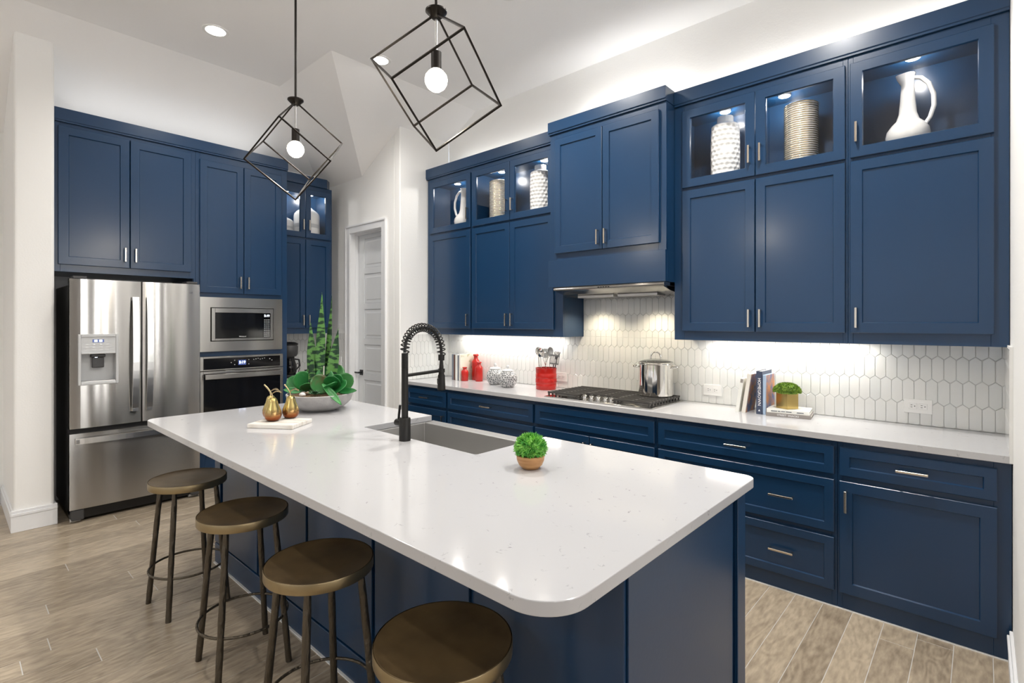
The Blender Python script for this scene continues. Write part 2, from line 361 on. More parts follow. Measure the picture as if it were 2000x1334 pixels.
def holed(name, fr, a0, a1, holes, z0, z1, ztop, m='wall'):
    b = MB(fr); e = a0
    for h0, h1 in holes:
        b.box(e, h0, -.12, 0, 0, ztop); b.box(h0, h1, -.12, 0, 0, z0); b.box(h0, h1, -.12, 0, z1, ztop); e = h1
    b.box(e, a1, -.12, 0, 0, ztop); struct(name, b, m)
holed('wall_rear', FB(-4.6), -6.13, 4.6, WIN_REAR, .65, 2.85, ZC)
holed('wall_side', FX(4.5), -4.6, 3.88, WIN_STREAK, .65, 2.85, ZC, 'wall_greige')
struct('wall_far_right', MB().box(.22, 4.6, YW, YW + .12, 0, ZC), 'wall')
wn = 0
for fr, hs in ((FB(-4.6), WIN_REAR), (FX(4.5), WIN_STREAK)):
    for a, c in hs:
        wn += 1; b = MB(fr)
        for x0, x1, z0, z1 in ((a, a + .05, .65, 2.85), (c - .05, c, .65, 2.85), (a, c, .65, .70), (a, c, 2.80, 2.85), (a, c, 1.72, 1.78), ((a + c) / 2 - .015, (a + c) / 2 + .015, .65, 2.85)):
            b.box(x0, x1, -.02, .02, z0, z1)
        struct('window_%d' % wn, b, 'trim')
# baseboards
def base(name, segs):
    b = MB()
    for x0, y0, x1, y1, nx, ny in segs:                   # along a wall, normal (nx,ny)
        for h0, h1, t in ((0, .115, .016), (.115, .135, .020), (.135, .155, .012)):
            xs = sorted((x0, x1 + nx * 0)); ys = sorted((y0, y1))
            if nx: b.box(min(x0, x0 + nx * t), max(x0, x0 + nx * t), ys[0], ys[1], h0, h1)
            else: b.box(xs[0], xs[1], min(y0, y0 + ny * t), max(y0, y0 + ny * t), h0, h1)
    struct(name, b, 'trim', bev=.003, seg=2)
base('baseboard_left', [(-5.12, .329, -5.12, .581, 1, 0), (XF + .022, .345, -5.1205, .345, 0, -1), (-5.6, .565, -5.1205, .565, 0, 1), (XF, -4.5, XF, .320, 1, 0)])
base('baseboard_right', [(.10, 2.25, .10, 3.135, -1, 0)])
# pantry door, recessed in its jamb, with casing
d1 = struct('door_1', MB(FR(YP + .10)).box(DX0 + .013, DX1 - .013, -.036, -.012, .008, DZ - .014), 'doorpaint')
fr = FR(YP + .10); sl = MB(fr); pz = []
z = .13
for q in range(6): pz.append((z, z + .33)); z += .397
a0, a1 = DX0 + .013, DX1 - .013
sl.box(a0, a0 + .115, -.012, .0, .008, DZ - .014); sl.box(a1 - .115, a1, -.012, .0, .008, DZ - .014)
ez = .008
for z0, z1 in pz: sl.box(a0 + .115, a1 - .115, -.012, 0, ez, z0); ez = z1
sl.box(a0 + .115, a1 - .115, -.012, 0, ez, DZ - .014)
sl.build('door_rails', 'doorpaint', d1)
for z0, z1 in pz:
    MB(fr).shaker(a0 + .118, a1 - .118, z0 + .003, z1 - .003, -.016, th=.010, rail=.030, rec=-.004, ch=.012).build('door_panel', 'doorpaint', d1)
hz = .935; b = MB(fr)
b.box(a0 + .035, a0 + .095, 0, .008, hz - .030, hz + .030); b.lathe([(.010, .008), (.010, .045)], 12, (a0 + .065, 0, hz), 'y'); b.box(a0 - .045 + .02, a0 + .075, .040, .052, hz - .008, hz + .008)
b.build('door_handle', 'black', d1, bev=.0015)
b = MB(FR(YP)); cw = .088
for x0, x1, z0, z1 in ((DX0 - cw + .01, DX0 + .01, 0, DZ + cw - .01), (DX1 - .01, DX1 + cw - .01, 0, DZ + cw - .01), (DX0 + .01, DX1 - .01, DZ - .01, DZ + cw - .01)):
    b.box(x0, x1, 0, .014, z0, z1)
b.box(DX0 - cw + .01, DX0 - cw + .03, .014, .024, 0, DZ + cw - .01); b.box(DX1 + cw - .03, DX1 + cw - .01, .014, .024, 0, DZ + cw - .01); b.box(DX0 - cw + .03, DX1 + cw - .03, .014, .024, DZ + cw - .03, DZ + cw - .01)
struct('trim_1', b, 'trim', bev=.003, seg=2)
b = MB(); b.box(DX0, DX0 + .012, YP, YP + .115, 0, DZ); b.box(DX1 - .012, DX1, YP, YP + .115, 0, DZ); b.box(DX0 + .012, DX1 - .012, YP, YP + .115, DZ - .012, DZ)
b.box(DX0 + .012, DX0 + .024, YP + .055, YP + .085, 0, DZ); b.box(DX0 + .012, DX1 - .012, YP + .055, YP + .085, DZ - .024, DZ - .012)
struct('trim_2', b, 'trim')
# ------------------------------------------------------------------ range wall: upper cabinets
ZU = 1.3806; YU = 3.4545; ZT = 3.0
def upper(fr, a0, a1, dep, doors, label, group, puck=True, mid=2.4745, name='upper_cabinet', lowz=(1.442, 2.405), hiz=(2.425, 2.955), ztop=ZT):
    """doors: list of (a0,a1,handle side) ; both a glazed door above and a solid door below"""
    p = fr((a0 + a1) / 2, -dep / 2, ZU); t = thing(name, label, 'cabinet', p, group=group)
    c = MB(fr); th = .018; e = .0006
    c.box(a0 + e, a0 + th, -dep, -.02, ZU, ztop); c.box(a1 - th, a1 - e, -dep, -.02, ZU, ztop)
    c.box(a0 + th, a1 - th, -dep, -.02, ZU + .01, ZU + .028); c.box(a0 + th, a1 - th, -dep, -.02, ztop - .05, ztop - .02)
    c.box(a0 + th, a1 - th, -dep, -dep + .01, ZU + .028, ztop - .05); c.box(a0 + th, a1 - th, -dep + .01, -.02, mid - .018, mid)
    c.build('carcass', 'navy', t)
    f = MB(fr); A0 = doors[0][0] + .012; A1 = doors[-1][1] - .012
    f.box(a0 + e, A0, -.02, 0, ZU, ztop); f.box(A1, a1 - e, -.02, 0, ZU, ztop)
    f.box(A0, A1, -.02, 0, ZU, lowz[0] + .012); f.box(A0, A1, -.02, 0, lowz[1] - .012, hiz[0] + .012); f.box(A0, A1, -.02, 0, hiz[1] - .012, ztop)
    f.build('face_frame', 'navy', t, bev=.001)
    for x0, x1, hs in doors:
        hx = x0 + .030 if hs < 0 else x1 - .030
        door(fr, x0, x1, lowz[0], lowz[1], t, hand=(hx, lowz[0] + .085, True))
        door(fr, x0, x1, hiz[0], hiz[1], t, glassy=True, hand=(hx, hiz[0] + .135, True))
    return t
def puck(x, y, z, label, power=2.2):
    t = thing('puck_light', label, 'light', (x, y, z), group='round lights inside the glazed cabinets')
    MB().lathe([(.034, -.012), (.036, 0)], 24, (x, y, z)).build('housing', 'white_satin', t, smooth=40)
    MB().lathe([(.029, -.014), (.029, -.012)], 24, (x, y, z)).build('lens', 'puck', t)
    point('puck_lamp', (x, y, z - .04), power, (1, .96, .9), .025)
g = 'blue wall cabinets with glazed tops on the range wall'
fr = FR(YU); dep = YW - YU - .001
upper(fr, -4.337, -3.656, dep, [(-4.29, -3.667, 1)], 'narrow blue wall cabinet with one glazed door holding a pitcher, beside pantry wall', g)
upper(fr, -3.656, -2.566, dep, [(-3.645, -3.153, 1), (-3.147, -2.655, -1)], 'blue two-door wall cabinet just left of the range hood', g)
upper(fr, -1.597, -.5625, dep, [(-1.534, -1.060, 1), (-1.054, -.575, -1)], 'blue two-door wall cabinet just right of the range hood', g)
upper(fr, -.5625, .098, dep, [(-.550, .044, -1)], 'wide blue one-door wall cabinet at the right end, pitcher behind glass', g)
puck(-4.03, 3.60, 2.949, 'round light inside the glazed cabinet beside the pantry wall', 2.8)
puck(-3.40, 3.60, 2.949, 'round light above the ribbed canister left of the hood', 2.8)
puck(-2.88, 3.60, 2.949, 'round light above the dimpled vase left of the hood', 2.8)
puck(-1.30, 3.60, 2.949, 'round light above the dimpled vase right of the hood', 2.8)
puck(-.93, 3.60, 2.949, 'round light above the ribbed canister right of the hood', 2.8)
puck(-.28, 3.555, 2.949, 'round lit light above the white pitcher in the right-end cabinet', 2.8)
# unseen fill lights added above the cabinets to brighten wall and ceiling
area('cabinet_top_fill', (-2.1, 3.62, 3.14), (R(125), 0, 0), .9, .05, 3.6, (1, .97, .92))
area('cabinet_top_fill', (-5.45, 1.45, 3.14), (R(180), 0, 0), .40, 1.6, 1.6, (1, .97, .92))
area('cabinet_top_fill', (-.75, 3.62, 3.13), (R(112), 0, 0), 1.5, .05, 2.4, (1, .97, .92))
area('cabinet_top_fill', (-3.4, 3.62, 3.13), (R(112), 0, 0), 1.5, .05, 1.4, (1, .97, .92))
# crowns
def crown(label, fr, a0, a1, z0, z1, d, ends=(0, 0), dep=.10):
    b = MB(fr); b.ext([(-dep, z0), (d - .006, z0), (d - .006, z0 + .012), (d, z0 + .016), (d, z1), (-dep, z1)], a0, a1)
    o = b.build('crown_moulding', 'navy', None, bev=.0015, loc=fr((a0 + a1) / 2, 0, z0)); tag(o, label, 'moulding', 'flat blue crown boards over the cabinets'); return o
crown('blue crown board over the cabinets left of the hood', FR(YU), -4.350, -2.612, ZT + .001, 3.112, .020)
crown('blue crown board over the cabinets right of the hood', FR(YU), -1.593, .0985, ZT + .001, 3.106, .020)
# hood cabinet
YH = 3.328; fr = FR(YH)
t = thing('hood_cabinet', 'blue two-door cabinet box projecting over the cooktop', 'cabinet', (-2.1, 3.54, 1.78))
hx0, hx1 = -2.5655, -1.5975
b = MB(fr); b.box(hx0, hx0 + .018, -.43, -.02, 1.99, 3.015); b.box(hx1 - .018, hx1, -.43, -.02, 1.99, 3.015); b.box(hx0 + .018, hx1 - .018, -.43, -.42, 1.99, 3.015); b.box(hx0 + .018, hx1 - .018, -.42, -.02, 2.985, 3.015)
b.build('carcass', 'navy', t)
b = MB(fr); b.box(-2.600, -2.535, -.02, 0, 1.985, 3.015); b.box(-1.655, hx1, -.02, 0, 1.985, 3.015); b.box(-2.535, -1.655, -.02, 0, 1.985, 2.065); b.box(-2.535, -1.655, -.02, 0, 2.955, 3.015)
b.build('face_frame', 'navy', t, bev=.001)
b = MB(fr); b.box(-2.607, hx1 + .001, -.012, .016, 1.783, 2.000); b.box(hx0, hx0 + .018, -.43, -.012, 1.783, 1.99); b.box(hx1 - .018, hx1 + .001, -.43, -.012, 1.783, 1.99)
b.build('valance', 'navy', t, bev=.001)
door(fr, -2.545, -2.101, 2.052, 2.968, t, hand=(-2.131, 2.140, True)); door(fr, -2.095, -1.645, 2.052, 2.968, t, hand=(-2.065, 2.140, True))
b = MB(fr); b.ext([(-.16, 3.016), (.014, 3.016), (.014, 3.028), (.022, 3.032), (.022, 3.117), (-.16, 3.117)], -2.611, -1.594)
tag(b.build('crown_moulding', 'navy', None, bev=.0015, loc=(-2.1, 3.328, 3.016)), 'blue crown board stepping forward over the hood cabinet', 'moulding', 'flat blue crown boards over the cabinets')
# stainless hood insert
t = thing('range_hood', 'slim stainless range hood under the blue hood cabinet', 'range hood', (-2.1, 3.54, 1.70))
b = MB(FR(YH)); x0, x1 = -2.560, -1.625
b.ext([(-.40, 1.782), (.002, 1.782), (.006, 1.766), (.002, 1.757), (-.40, 1.757)], x0 - .005, x1 + .012); b.build('visor', 'steel', t, bev=.001)
b = MB(FR(YH)); b.ext([(-.40, 1.756), (-.01, 1.756), (-.03, 1.748), (-.12, 1.728), (-.25, 1.712), (-.40, 1.706)], x0, x1); b.build('canopy', 'steel', t)
b = MB(FR(YH)); b.box(-2.45, -2.12, -.30, -.17, 1.700, 1.7205); b.box(-2.08, -1.75, -.30, -.17, 1.700, 1.7205); b.build('filter', 'steel_matte', t, bev=.002)
for q in range(5): MB(FR(YH)).box(-2.145 + q * .022, -2.132 + q * .022, .0055, .008, 1.763, 1.770).build('button', 'black', t)
# ------------------------------------------------------------------ base cabinets
YB = 3.170; fr = FR(YB)
def basecab(a0, a1, label, fronts, doors=(), name='base_cabinet'):
    t = thing(name, label, 'cabinet', ((a0 + a1) / 2, 3.46, 0), group='blue base cabinets under the range counter')
    e = .0006; dep = YW - YB - .001; b = MB(fr)
    b.box(a0 + e, a0 + .018, -dep, -.02, .006, .8795); b.box(a1 - .018, a1 - e, -dep, -.02, .006, .8795); b.box(a0 + .018, a1 - .018, -dep, -.02, .09, .108)
    b.box(a0 + .018, a1 - .018, -dep, -dep + .01, .108, .8795); b.build('carcass', 'navy', t)
    b = MB(fr); A0 = fronts[0][0] + .012; A1 = fronts[0][1] - .012
    b.box(a0 + e, A0, -.02, 0, .006, .8795); b.box(A1, a1 - e, -.02, 0, .006, .8795); b.box(A0, A1, -.02, 0, .006, .105); b.box(A0, A1, -.02, 0, .835, .8795); b.box(A0, A1, -.02, 0, .66, .715)
    if len(fronts) > 1: b.box(A0, A1, -.02, 0, .36, .41)
    b.build('face_frame', 'navy', t, bev=.001)
    MB(fr).box(a0, a1, -.012, .007, .0002, .0055).build('base_seal', 'white_satin', t)
    for x0, x1, z0, z1, h in fronts:
        o = MB(fr).shaker(x0, x1, z0, z1, 0, rail=.044).build('drawer', 'navy', t)
        if h:
            for dx in ((0,) if z0 > .6 else (-.245, .245)): pull(fr, (x0 + x1) / 2 + dx, (z0 + z1) / 2, .02, False, o, L=.125)
    for x0, x1, z0, z1, h in doors: door(fr, x0, x1, z0, z1, t, hand=h)
TOPD = (.703, .849)
basecab(-4.350, -3.683, 'blue base cabinet in the corner by the pantry wall', [(-4.30, -3.695, *TOPD, True)], [(-4.30, -3.695, .093, .675, (-3.725, .575, True))])
basecab(-3.683, -2.628, 'blue drawer base left of the cooktop', [(-3.671, -2.640, *TOPD, True), (-3.671, -2.640, .398, .675, True), (-3.671, -2.640, .093, .370, True)])
basecab(-2.628, -1.584, 'blue base cabinet below the cooktop with a wide blank front', [(-2.616, -1.597, *TOPD, False)], [(-2.616, -2.110, .093, .675, (-2.140, .575, True)), (-2.104, -1.597, .093, .675, (-2.074, .575, True))])
basecab(-1.584, -.564, 'blue three-drawer base beside the island end', [(-1.571, -.577, *TOPD, True), (-1.571, -.577, .398, .675, True), (-1.571, -.577, .093, .370, True)])
basecab(-.564, .098, 'blue base cabinet with one wide door at the right end', [(-.552, .050, *TOPD, True)], [(-.552, .050, .093, .675, (-.522, .575, True))])
# worktop along the range wall
def rounded(poly, rad, n=8):
    out = []; m = len(poly)
    for i, p in enumerate(poly):
        r = rad[i]; p = Vector(p)
        if r == 0: out.append(tuple(p)); continue
        a = (Vector(poly[i - 1]) - p).normalized(); b_ = (Vector(poly[(i + 1) % m]) - p).normalized()
        c = p + (a + b_) * r; s0 = p + a * r; s1 = p + b_ * r
        a0 = math.atan2(s0.y - c.y, s0.x - c.x); a1 = math.atan2(s1.y - c.y, s1.x - c.x); d = (a1 - a0 + math.pi) % (2 * math.pi) - math.pi
        out += [(c.x + r * math.cos(a0 + d * k / n), c.y + r * math.sin(a0 + d * k / n)) for k in range(n + 1)]
    return out
o = MB().prism([(-4.351, 3.1408), (.0990, 3.1408), (.0990, YW - .001), (-4.351, YW - .001)], .880, .914).build('worktop', 'quartz', None, bev=.002, seg=2, loc=(-2.1, 3.45, .88))
tag(o, 'long white quartz worktop along the range wall', 'worktop')
# ------------------------------------------------------------------ backsplash of picket tiles
PW, PH, TIP = .0525, .131, .0105
def clip(poly, ax, v, keep_lo):
    out = []; m = len(poly)
    for i in range(m):
        p, q = poly[i], poly[(i + 1) % m]; ip = (p[ax] <= v) == keep_lo or p[ax] == v; iq = (q[ax] <= v) == keep_lo or q[ax] == v
        if ip: out.append(p)
        if ip != iq:
            t_ = (v - p[ax]) / (q[ax] - p[ax]); out.append((p[0] + (q[0] - p[0]) * t_, p[1] + (q[1] - p[1]) * t_))
    return out
def tile_mesh(poly, fr, th=.007):
    cx = sum(p[0] for p in poly) / len(poly); cz = sum(p[1] for p in poly) / len(poly)
    b = MB(fr); n = len(poly); s = .93
    ins = [(cx + (x - cx) * (1 - .0022 / max(abs(x - cx), .01)), cz + (z - cz) * (1 - .0022 / max(abs(z - cz), .01))) for x, z in poly]
    b.add([(x, 0.0005, z) for x, z in poly] + [(x, th - .0018, z) for x, z in poly] + [(x, th, z) for x, z in ins],
          [tuple(range(n))[::-1], tuple(range(2 * n, 3 * n))] + [(i + r * n, (i + 1) % n + r * n, n + (i + 1) % n + r * n, n + i + r * n) for r in range(2) for i in range(n)])
    return b
def picket(w, h, g=.0014):
    W = w / 2 - g / 2; Hh = h / 2
    return [(-W, -Hh + TIP), (0, -Hh - TIP + g), (W, -Hh + TIP), (W, Hh - TIP), (0, Hh + TIP - g), (-W, Hh - TIP)]
FULL = {}
def tiles(t, fr, key, a0, a1, z0, z1, aoff, near, limit=300):
    """zones: rectangle a0..a1, z0..z1; nearest tiles single objects, the rest one part"""
    org = ORG[t.name]; lst = []
    r0 = int((z0 - 1.304) / PH) - 2
    for r in range(r0, 12):
        zc = 1.304 + PH * r + PH / 2
        if zc + PH / 2 + TIP < z0 or zc - PH / 2 - TIP > z1: continue
        i = int((a0 - aoff) / PW) - 2
        while True:
            x = aoff + i * PW + (PW / 2 if r % 2 else 0); i += 1
            if x - PW / 2 > a1: break
            if x + PW / 2 < a0: continue
            poly = [(px + x, pz_ + zc) for px, pz_ in picket(PW, PH)]
            q = poly
            for ax, v, kl in ((0, a0, False), (0, a1, True), (1, z0, False), (1, z1, True)): q = clip(q, ax, v, kl) if q else q
            if len(q) < 3 or max(p[0] for p in q) - min(p[0] for p in q) < .006 or max(p[1] for p in q) - min(p[1] for p in q) < .008: continue
            lst.append((x, zc, q, q == poly))
    return [(near(x), x, zc, q, full, fr, key) for x, zc, q, full in lst]
def place_tiles(t, lst, limit=300):
    org = ORG[t.name]; lst.sort(key=lambda e: e[0]); rest = MB()
    for k_, (nn, x, zc, q, full, fr, key) in enumerate(lst):
        if k_ < limit:
            c = Vector(fr(x, 0, zc))
            if full:
                if key not in FULL:
                    me = tile_mesh([(px, pz_) for px, pz_ in picket(PW, PH)], lambda a, d, z, fr=fr: tuple(Vector(fr(a, d, z)) - Vector(fr(0, 0, 0)))).mesh('tile')
                    me.materials.append(MT['tile']); FULL[key] = me
                o = bpy.data.objects.new('tile', FULL[key]); COL.objects.link(o); o.parent = t; o.location = c - org
            else: tile_mesh(q, fr).build('tile', 'tile', t)
        else:
            tb = tile_mesh(q, fr); rest.f += [tuple(i + len(rest.v) for i in f) for f in tb.f]; rest.v += tb.v
    if rest.v: rest.build('far_tiles', 'tile', t, kind='stuff')
fw = FR(YW - .006)
t = thing('backsplash', 'white glazed picket-tile backsplash on the range wall', 'backsplash', (-2.1, YW - .003, .915))
b = MB(FR(YW)); b.box(-4.351, .0995, .0005, .0062, .915, ZU - .001); b.box(-2.565, -1.598, .0005, .0062, ZU - .001, 1.775); b.build('bedding', 'mortar', t)
lst = tiles(t, fw, 'r', -4.343, .092, .9155, ZU - .0015, .0, lambda x: -x) + tiles(t, fw, 'r', -2.564, -1.599, ZU - .0015, 1.704, .0, lambda x: -x)
place_tiles(t, lst)
t = thing('backsplash', 'short return of white picket tiles on the right-hand wall', 'backsplash', (.097, 3.45, .915))
b = MB(FX(.10)); b.box(3.142, YW - .007, .0005, .0056, .915, ZU - .001); b.box(3.126, 3.1395, .0005, .0115, .885, ZU + .012); b.box(3.1395, 3.43, .0005, .0115, ZU - .001, ZU + .010); b.build('bedding', 'mortar', t)
place_tiles(t, tiles(t, FX(.0948), 'x', 3.143, YW - .014, .9155, ZU - .0015, 3.15, lambda x: x))
t = thing('backsplash', 'return of white picket tiles on the pantry side wall', 'backsplash', (XP + .003, 3.45, .915))
b = MB(FL(XP)); b.box(3.142, YW - .007, .0005, .0056, .915, ZU - .001); b.build('bedding', 'mortar', t)
place_tiles(t, tiles(t, FL(XP + .0054), 'p', 3.143, YW - .014, .9155, ZU - .0015, 3.15, lambda x: -x))
t = thing('backsplash', 'picket-tile backsplash behind the coffee maker', 'backsplash', (XL + .003, 2.7, .915))
b = MB(FL(XL)); b.box(2.335, YP - .001, .0005, .0056, .915, ZU - .001); b.build('bedding', 'mortar', t)
place_tiles(t, tiles(t, FL(XL + .0054), 'p', 2.336, YP - .002, .9155, ZU - .0015, 2.34, lambda x: -x))
t = thing('backsplash', 'picket tiles on the wall left of the pantry door', 'backsplash', (-5.6, YP - .003, .915))
b = MB(FR(YP)); b.box(-5.784, DX0 - .080, .0005, .0056, .915, ZU - .001); b.build('bedding', 'mortar', t)
place_tiles(t, tiles(t, FR(YP - .0054), 'r', -5.777, DX0 - .081, .9155, ZU - .0015, -5.8, lambda x: -x))
# outlets
def outlet(fr, a, z, label, n=2, w=.128, h=.080, d=.0068):
    p = fr(a, d, z); t = thing('wall_outlet', label, 'outlet', p, group='white wall outlets')
    MB(fr).box(a - w / 2, a + w / 2, d, d + .006, z - h / 2, z + h / 2).build('cover_plate', 'white_gloss', t, bev=.002, seg=2)
    for k_ in range(n):
        x = a + (k_ - (n - 1) / 2) * .046
        o = MB(fr).box(x - .019, x + .019, d + .0055, d + .0075, z - .017, z + .017).build('socket', 'white_satin', t, bev=.001)
        s = MB(fr)
        for q in (-.006, .006): s.box(x - .010, x - .002, d + .0072, d + .0079, z + q - .0013, z + q + .0013)
        s.box(x + .006, x + .011, d + .0072, d + .0079, z - .0022, z + .0022); s.build('slots', 'black', o)
fo = FR(YW - .006)
outlet(fo, -1.443, 1.013, 'white wall outlet between the stock pot and the leaning books')
outlet(fo, -.271, 1.022, 'white wall outlet near the right end of the range wall')
outlet(fo, -2.80, 1.013, 'white wall outlet partly behind the red utensil crock')
outlet(FR(YP - .0054), -5.50, 1.05, 'white wall outlet left of the pantry door', 1, .075, .115)
# under-cabinet and hood lamps
def strip(x0, x1, power, col=(1, .95, .86)): area('undercabinet_lamp', ((x0 + x1) / 2, 3.66, ZU - .004), (0, 0, 0), x1 - x0, .03, power, col)
strip(-4.1, -2.75, 5.0); strip(-1.45, -.50, 4.2)
for x in (-2.36, -1.84): spot('hood_lamp', (x, 3.56, 1.695), 13, 130, .7, (1, .86, .62), .03)
# ------------------------------------------------------------------ left wall: tall cabinets
XT = -5.1696; fr = FL(XT); e = .0006; dp = XT - XL - .001          # depth .62
t = thing('fridge_cabinet', 'blue two-door cabinet above the refrigerator', 'cabinet', (-5.48, 1.04, 0), group='tall blue cabinets on the fridge wall')
b = MB(fr); b.box(.5665, .585, -dp, -.02, 1.89, 3.02); b.box(1.4955, 1.5135, -dp, -.02, .001, 3.02); b.box(.585, 1.4955, -dp, -.02, 1.89, 1.908); b.box(.585, 1.4955, -dp, -.02, 3.0, 3.02); b.box(.585, 1.4955, -dp, -dp + .01, 1.908, 3.0)
b.build('carcass', 'navy', t)
b = MB(fr); b.box(.5665, .602, -.02, 0, 1.888, 3.02); b.box(1.465, 1.5135, -.02, 0, 1.888, 3.02); b.box(.602, 1.465, -.02, 0, 1.888, 1.955); b.box(.602, 1.465, -.02, 0, 2.98, 3.02); b.box(1.4975, 1.5135, -.02, 0, .001, 1.888); b.build('face_frame', 'navy', t, bev=.001)
door(fr, .590, 1.031, 1.943, 2.990, t, hand=(.999, 2.048, True), rail=.060); door(fr, 1.037, 1.477, 1.943, 2.990, t, hand=(1.069, 2.048, True), rail=.060)
t = thing('oven_cabinet', 'tall blue cabinet housing the microwave and wall oven', 'cabinet', (-5.48, 1.92, 0), group='tall blue cabinets on the fridge wall')
b = MB(fr); b.box(1.5145, 1.532, -dp, -.02, .001, 3.02); b.box(2.312, 2.330, -dp, -.02, .001, 3.02)
for z in (.09, .345, 1.2075, 1.741, 3.0): b.box(1.532, 2.312, -dp, -.02, z, z + .016)
b.box(1.532, 2.312, -dp, -dp + .01, .106, 3.0); b.build('carcass', 'navy', t)
b = MB(fr); b.box(1.5145, 1.548, -.02, 0, .001, 3.02); b.box(2.270, 2.330, -.02, 0, .001, 3.02)
for z0, z1 in ((.001, .105), (.335, .365), (1.1935, 1.236), (1.7315, 1.785), (2.945, 3.02)): b.box(1.548, 2.270, -.02, 0, z0, z1)
b.build('face_frame', 'navy', t, bev=.001)
door(fr, 1.545, 1.912, 1.769, 2.958, t, hand=(1.880, 1.872, True)); door(fr, 1.918, 2.268, 1.769, 2.958, t, hand=(1.950, 1.872, True))
o = MB(fr).shaker(1.540, 2.276, .100, .340, 0, rail=.044).build('drawer', 'navy', t); pull(fr, 1.91, .22, .02, False, o, .125)
crown('blue crown board over the refrigerator and oven cabinets', fr, .5665, 2.335, 3.021, 3.125, .020, dep=.2)
XC = -5.46
tc_ = upper(FL(XC), 2.3315, 2.973, XC - XL - .001, [(2.345, 2.655, 1), (2.661, 2.948, -1)], 'narrow blue corner wall cabinet between the oven cabinet and pantry door', None)
b = MB(FL(XC)); b.prism([(2.3315, -.10), (2.3315, .020), (2.905, .020), (2.972, -.05), (2.972, -.10)], ZT + .001, 3.100)
tag(b.build('crown_moulding', 'navy', None, bev=.0015, loc=(XC, 2.65, ZT)), 'short blue crown board with a cut corner by the pantry', 'moulding', 'flat blue crown boards over the cabinets')
puck(-5.62, 2.52, 2.949, 'round light inside the corner cabinet above the short bottle', 2.8); puck(-5.62, 2.80, 2.949, 'round light inside the corner cabinet above the tall bottle', 2.8)
t = thing('base_cabinet', 'blue base cabinet under the coffee maker', 'cabinet', (-5.6, 2.7, 0))
fc = FL(-5.400); dc = -5.400 - XL - .001
b = MB(fc); b.box(2.3315, 2.35, -dc, -.02, .006, .8795); b.box(3.09, 3.107, -dc, -.02, .006, .8795); b.box(2.35, 3.09, -dc, -.02, .09, .106); b.build('carcass', 'navy', t)
b = MB(fc); b.box(2.3315, 2.37, -.02, 0, .006, .8795); b.box(3.06, 3.107, -.02, 0, .006, .8795); b.box(2.37, 3.06, -.02, 0, .006, .105); b.box(2.37, 3.06, -.02, 0, .66, .715); b.box(2.37, 3.06, -.02, 0, .835, .8795); b.build('face_frame', 'navy', t)
for z0, z1 in ((.703, .849), (.093, .675)):
    o = MB(fc).shaker(2.36, 3.07, z0, z1, 0, rail=.044).build('drawer' if z0 > .5 else 'door', 'navy', t)
tag(MB().prism([(XL + .001, 2.3315), (-5.375, 2.3315), (-5.375, 3.107), (XL + .001, 3.107)], .880, .914).build('worktop', 'quartz', None, bev=.002, loc=(-5.58, 2.7, .88)), 'short white worktop under the coffee maker', 'worktop')
# ------------------------------------------------------------------ refrigerator
t = thing('refrigerator', 'stainless French-door refrigerator with water dispenser', 'refrigerator', (-5.37, 1.065, 0))
fr = FL(-5.055)
b = MB(fr); b.box(.645, 1.487, -.70, -.003, .045, 1.785); b.build('body', 'darkgrey', t, bev=.004)
def face(a0, a1, full0, full1, n=10):
    c = (full0 + full1) / 2; h = (full1 - full0) / 2
    return [(a0, 0)] + [(a0 + (a1 - a0) * k / n, .060 + .011 * (1 - ((a0 + (a1 - a0) * k / n - c) / h) ** 2)) for k in range(n + 1)] + [(a1, 0)]
dl = MB(fr); Y0, Y1, Z0, Z1 = .634, 1.0735, .708, 1.827; H0, H1, G0, G1 = .697, .909, 1.045, 1.262
dl.prism(face(Y0, H0, Y0, Y1, 3), Z0, Z1); dl.prism(face(H1, Y1, Y0, Y1, 5), Z0, Z1); dl.prism(face(H0, H1, Y0, Y1, 6), Z0, G0); dl.prism(face(H0, H1, Y0, Y1, 6), G1, Z1)
dl = dl.build('door', 'steel', t, smooth=30)
dr = MB(fr).prism(face(1.0845, 1.496, 1.0845, 1.496), Z0, Z1).build('door', 'steel', t, smooth=30)
df = MB(fr).prism(face(.634, 1.496, .634, 1.496, 14), .105, .670).build('freezer_drawer', 'steel', t, smooth=30)
MB(fr).box(1.0745, 1.0835, -.002, .045, Z0, Z1).build('door_seal', 'black', t)
MB(fr).box(.640, 1.490, -.002, .040, .6705, .7075).build('door_seal', 'black', t)
def bar(a0, a1, par, lean):
    b = MB(fr); n = 14; pts = []
    for k_ in range(n + 1):
        u = k_ / n; z = .800 + u * .902; d = .094 + .030 * math.sin(math.pi * u) ** .8; c = a0 + (a1 - a0) * u
        pts.append((c, d, z))
    for k_ in range(n):
        p, q = pts[k_], pts[k_ + 1]; w_ = .021
        b.add([(p[0] - w_, p[1] - .012, p[2]), (p[0] + w_, p[1] - .012, p[2]), (p[0] + w_, p[1], p[2]), (p[0] - w_, p[1], p[2]), (q[0] - w_, q[1] - .012, q[2]), (q[0] + w_, q[1] - .012, q[2]), (q[0] + w_, q[1], q[2]), (q[0] - w_, q[1], q[2])],
              [(0, 1, 5, 4), (1, 2, 6, 5), (2, 3, 7, 6), (3, 0, 4, 7)] + ([(0, 3, 2, 1)] if k_ == 0 else []) + ([(4, 5, 6, 7)] if k_ == n - 1 else []))
    for z in (.812, 1.69): b.box((a0 if z < 1 else a1) - .018, (a0 if z < 1 else a1) + .018, .062, .098, z - .012, z + .012)
    b.build('handle', 'handle_steel', par, smooth=35)
bar(1.030, 1.034, dl, 0); bar(1.124, 1.128, dr, 0)
b = MB(fr); n = 16
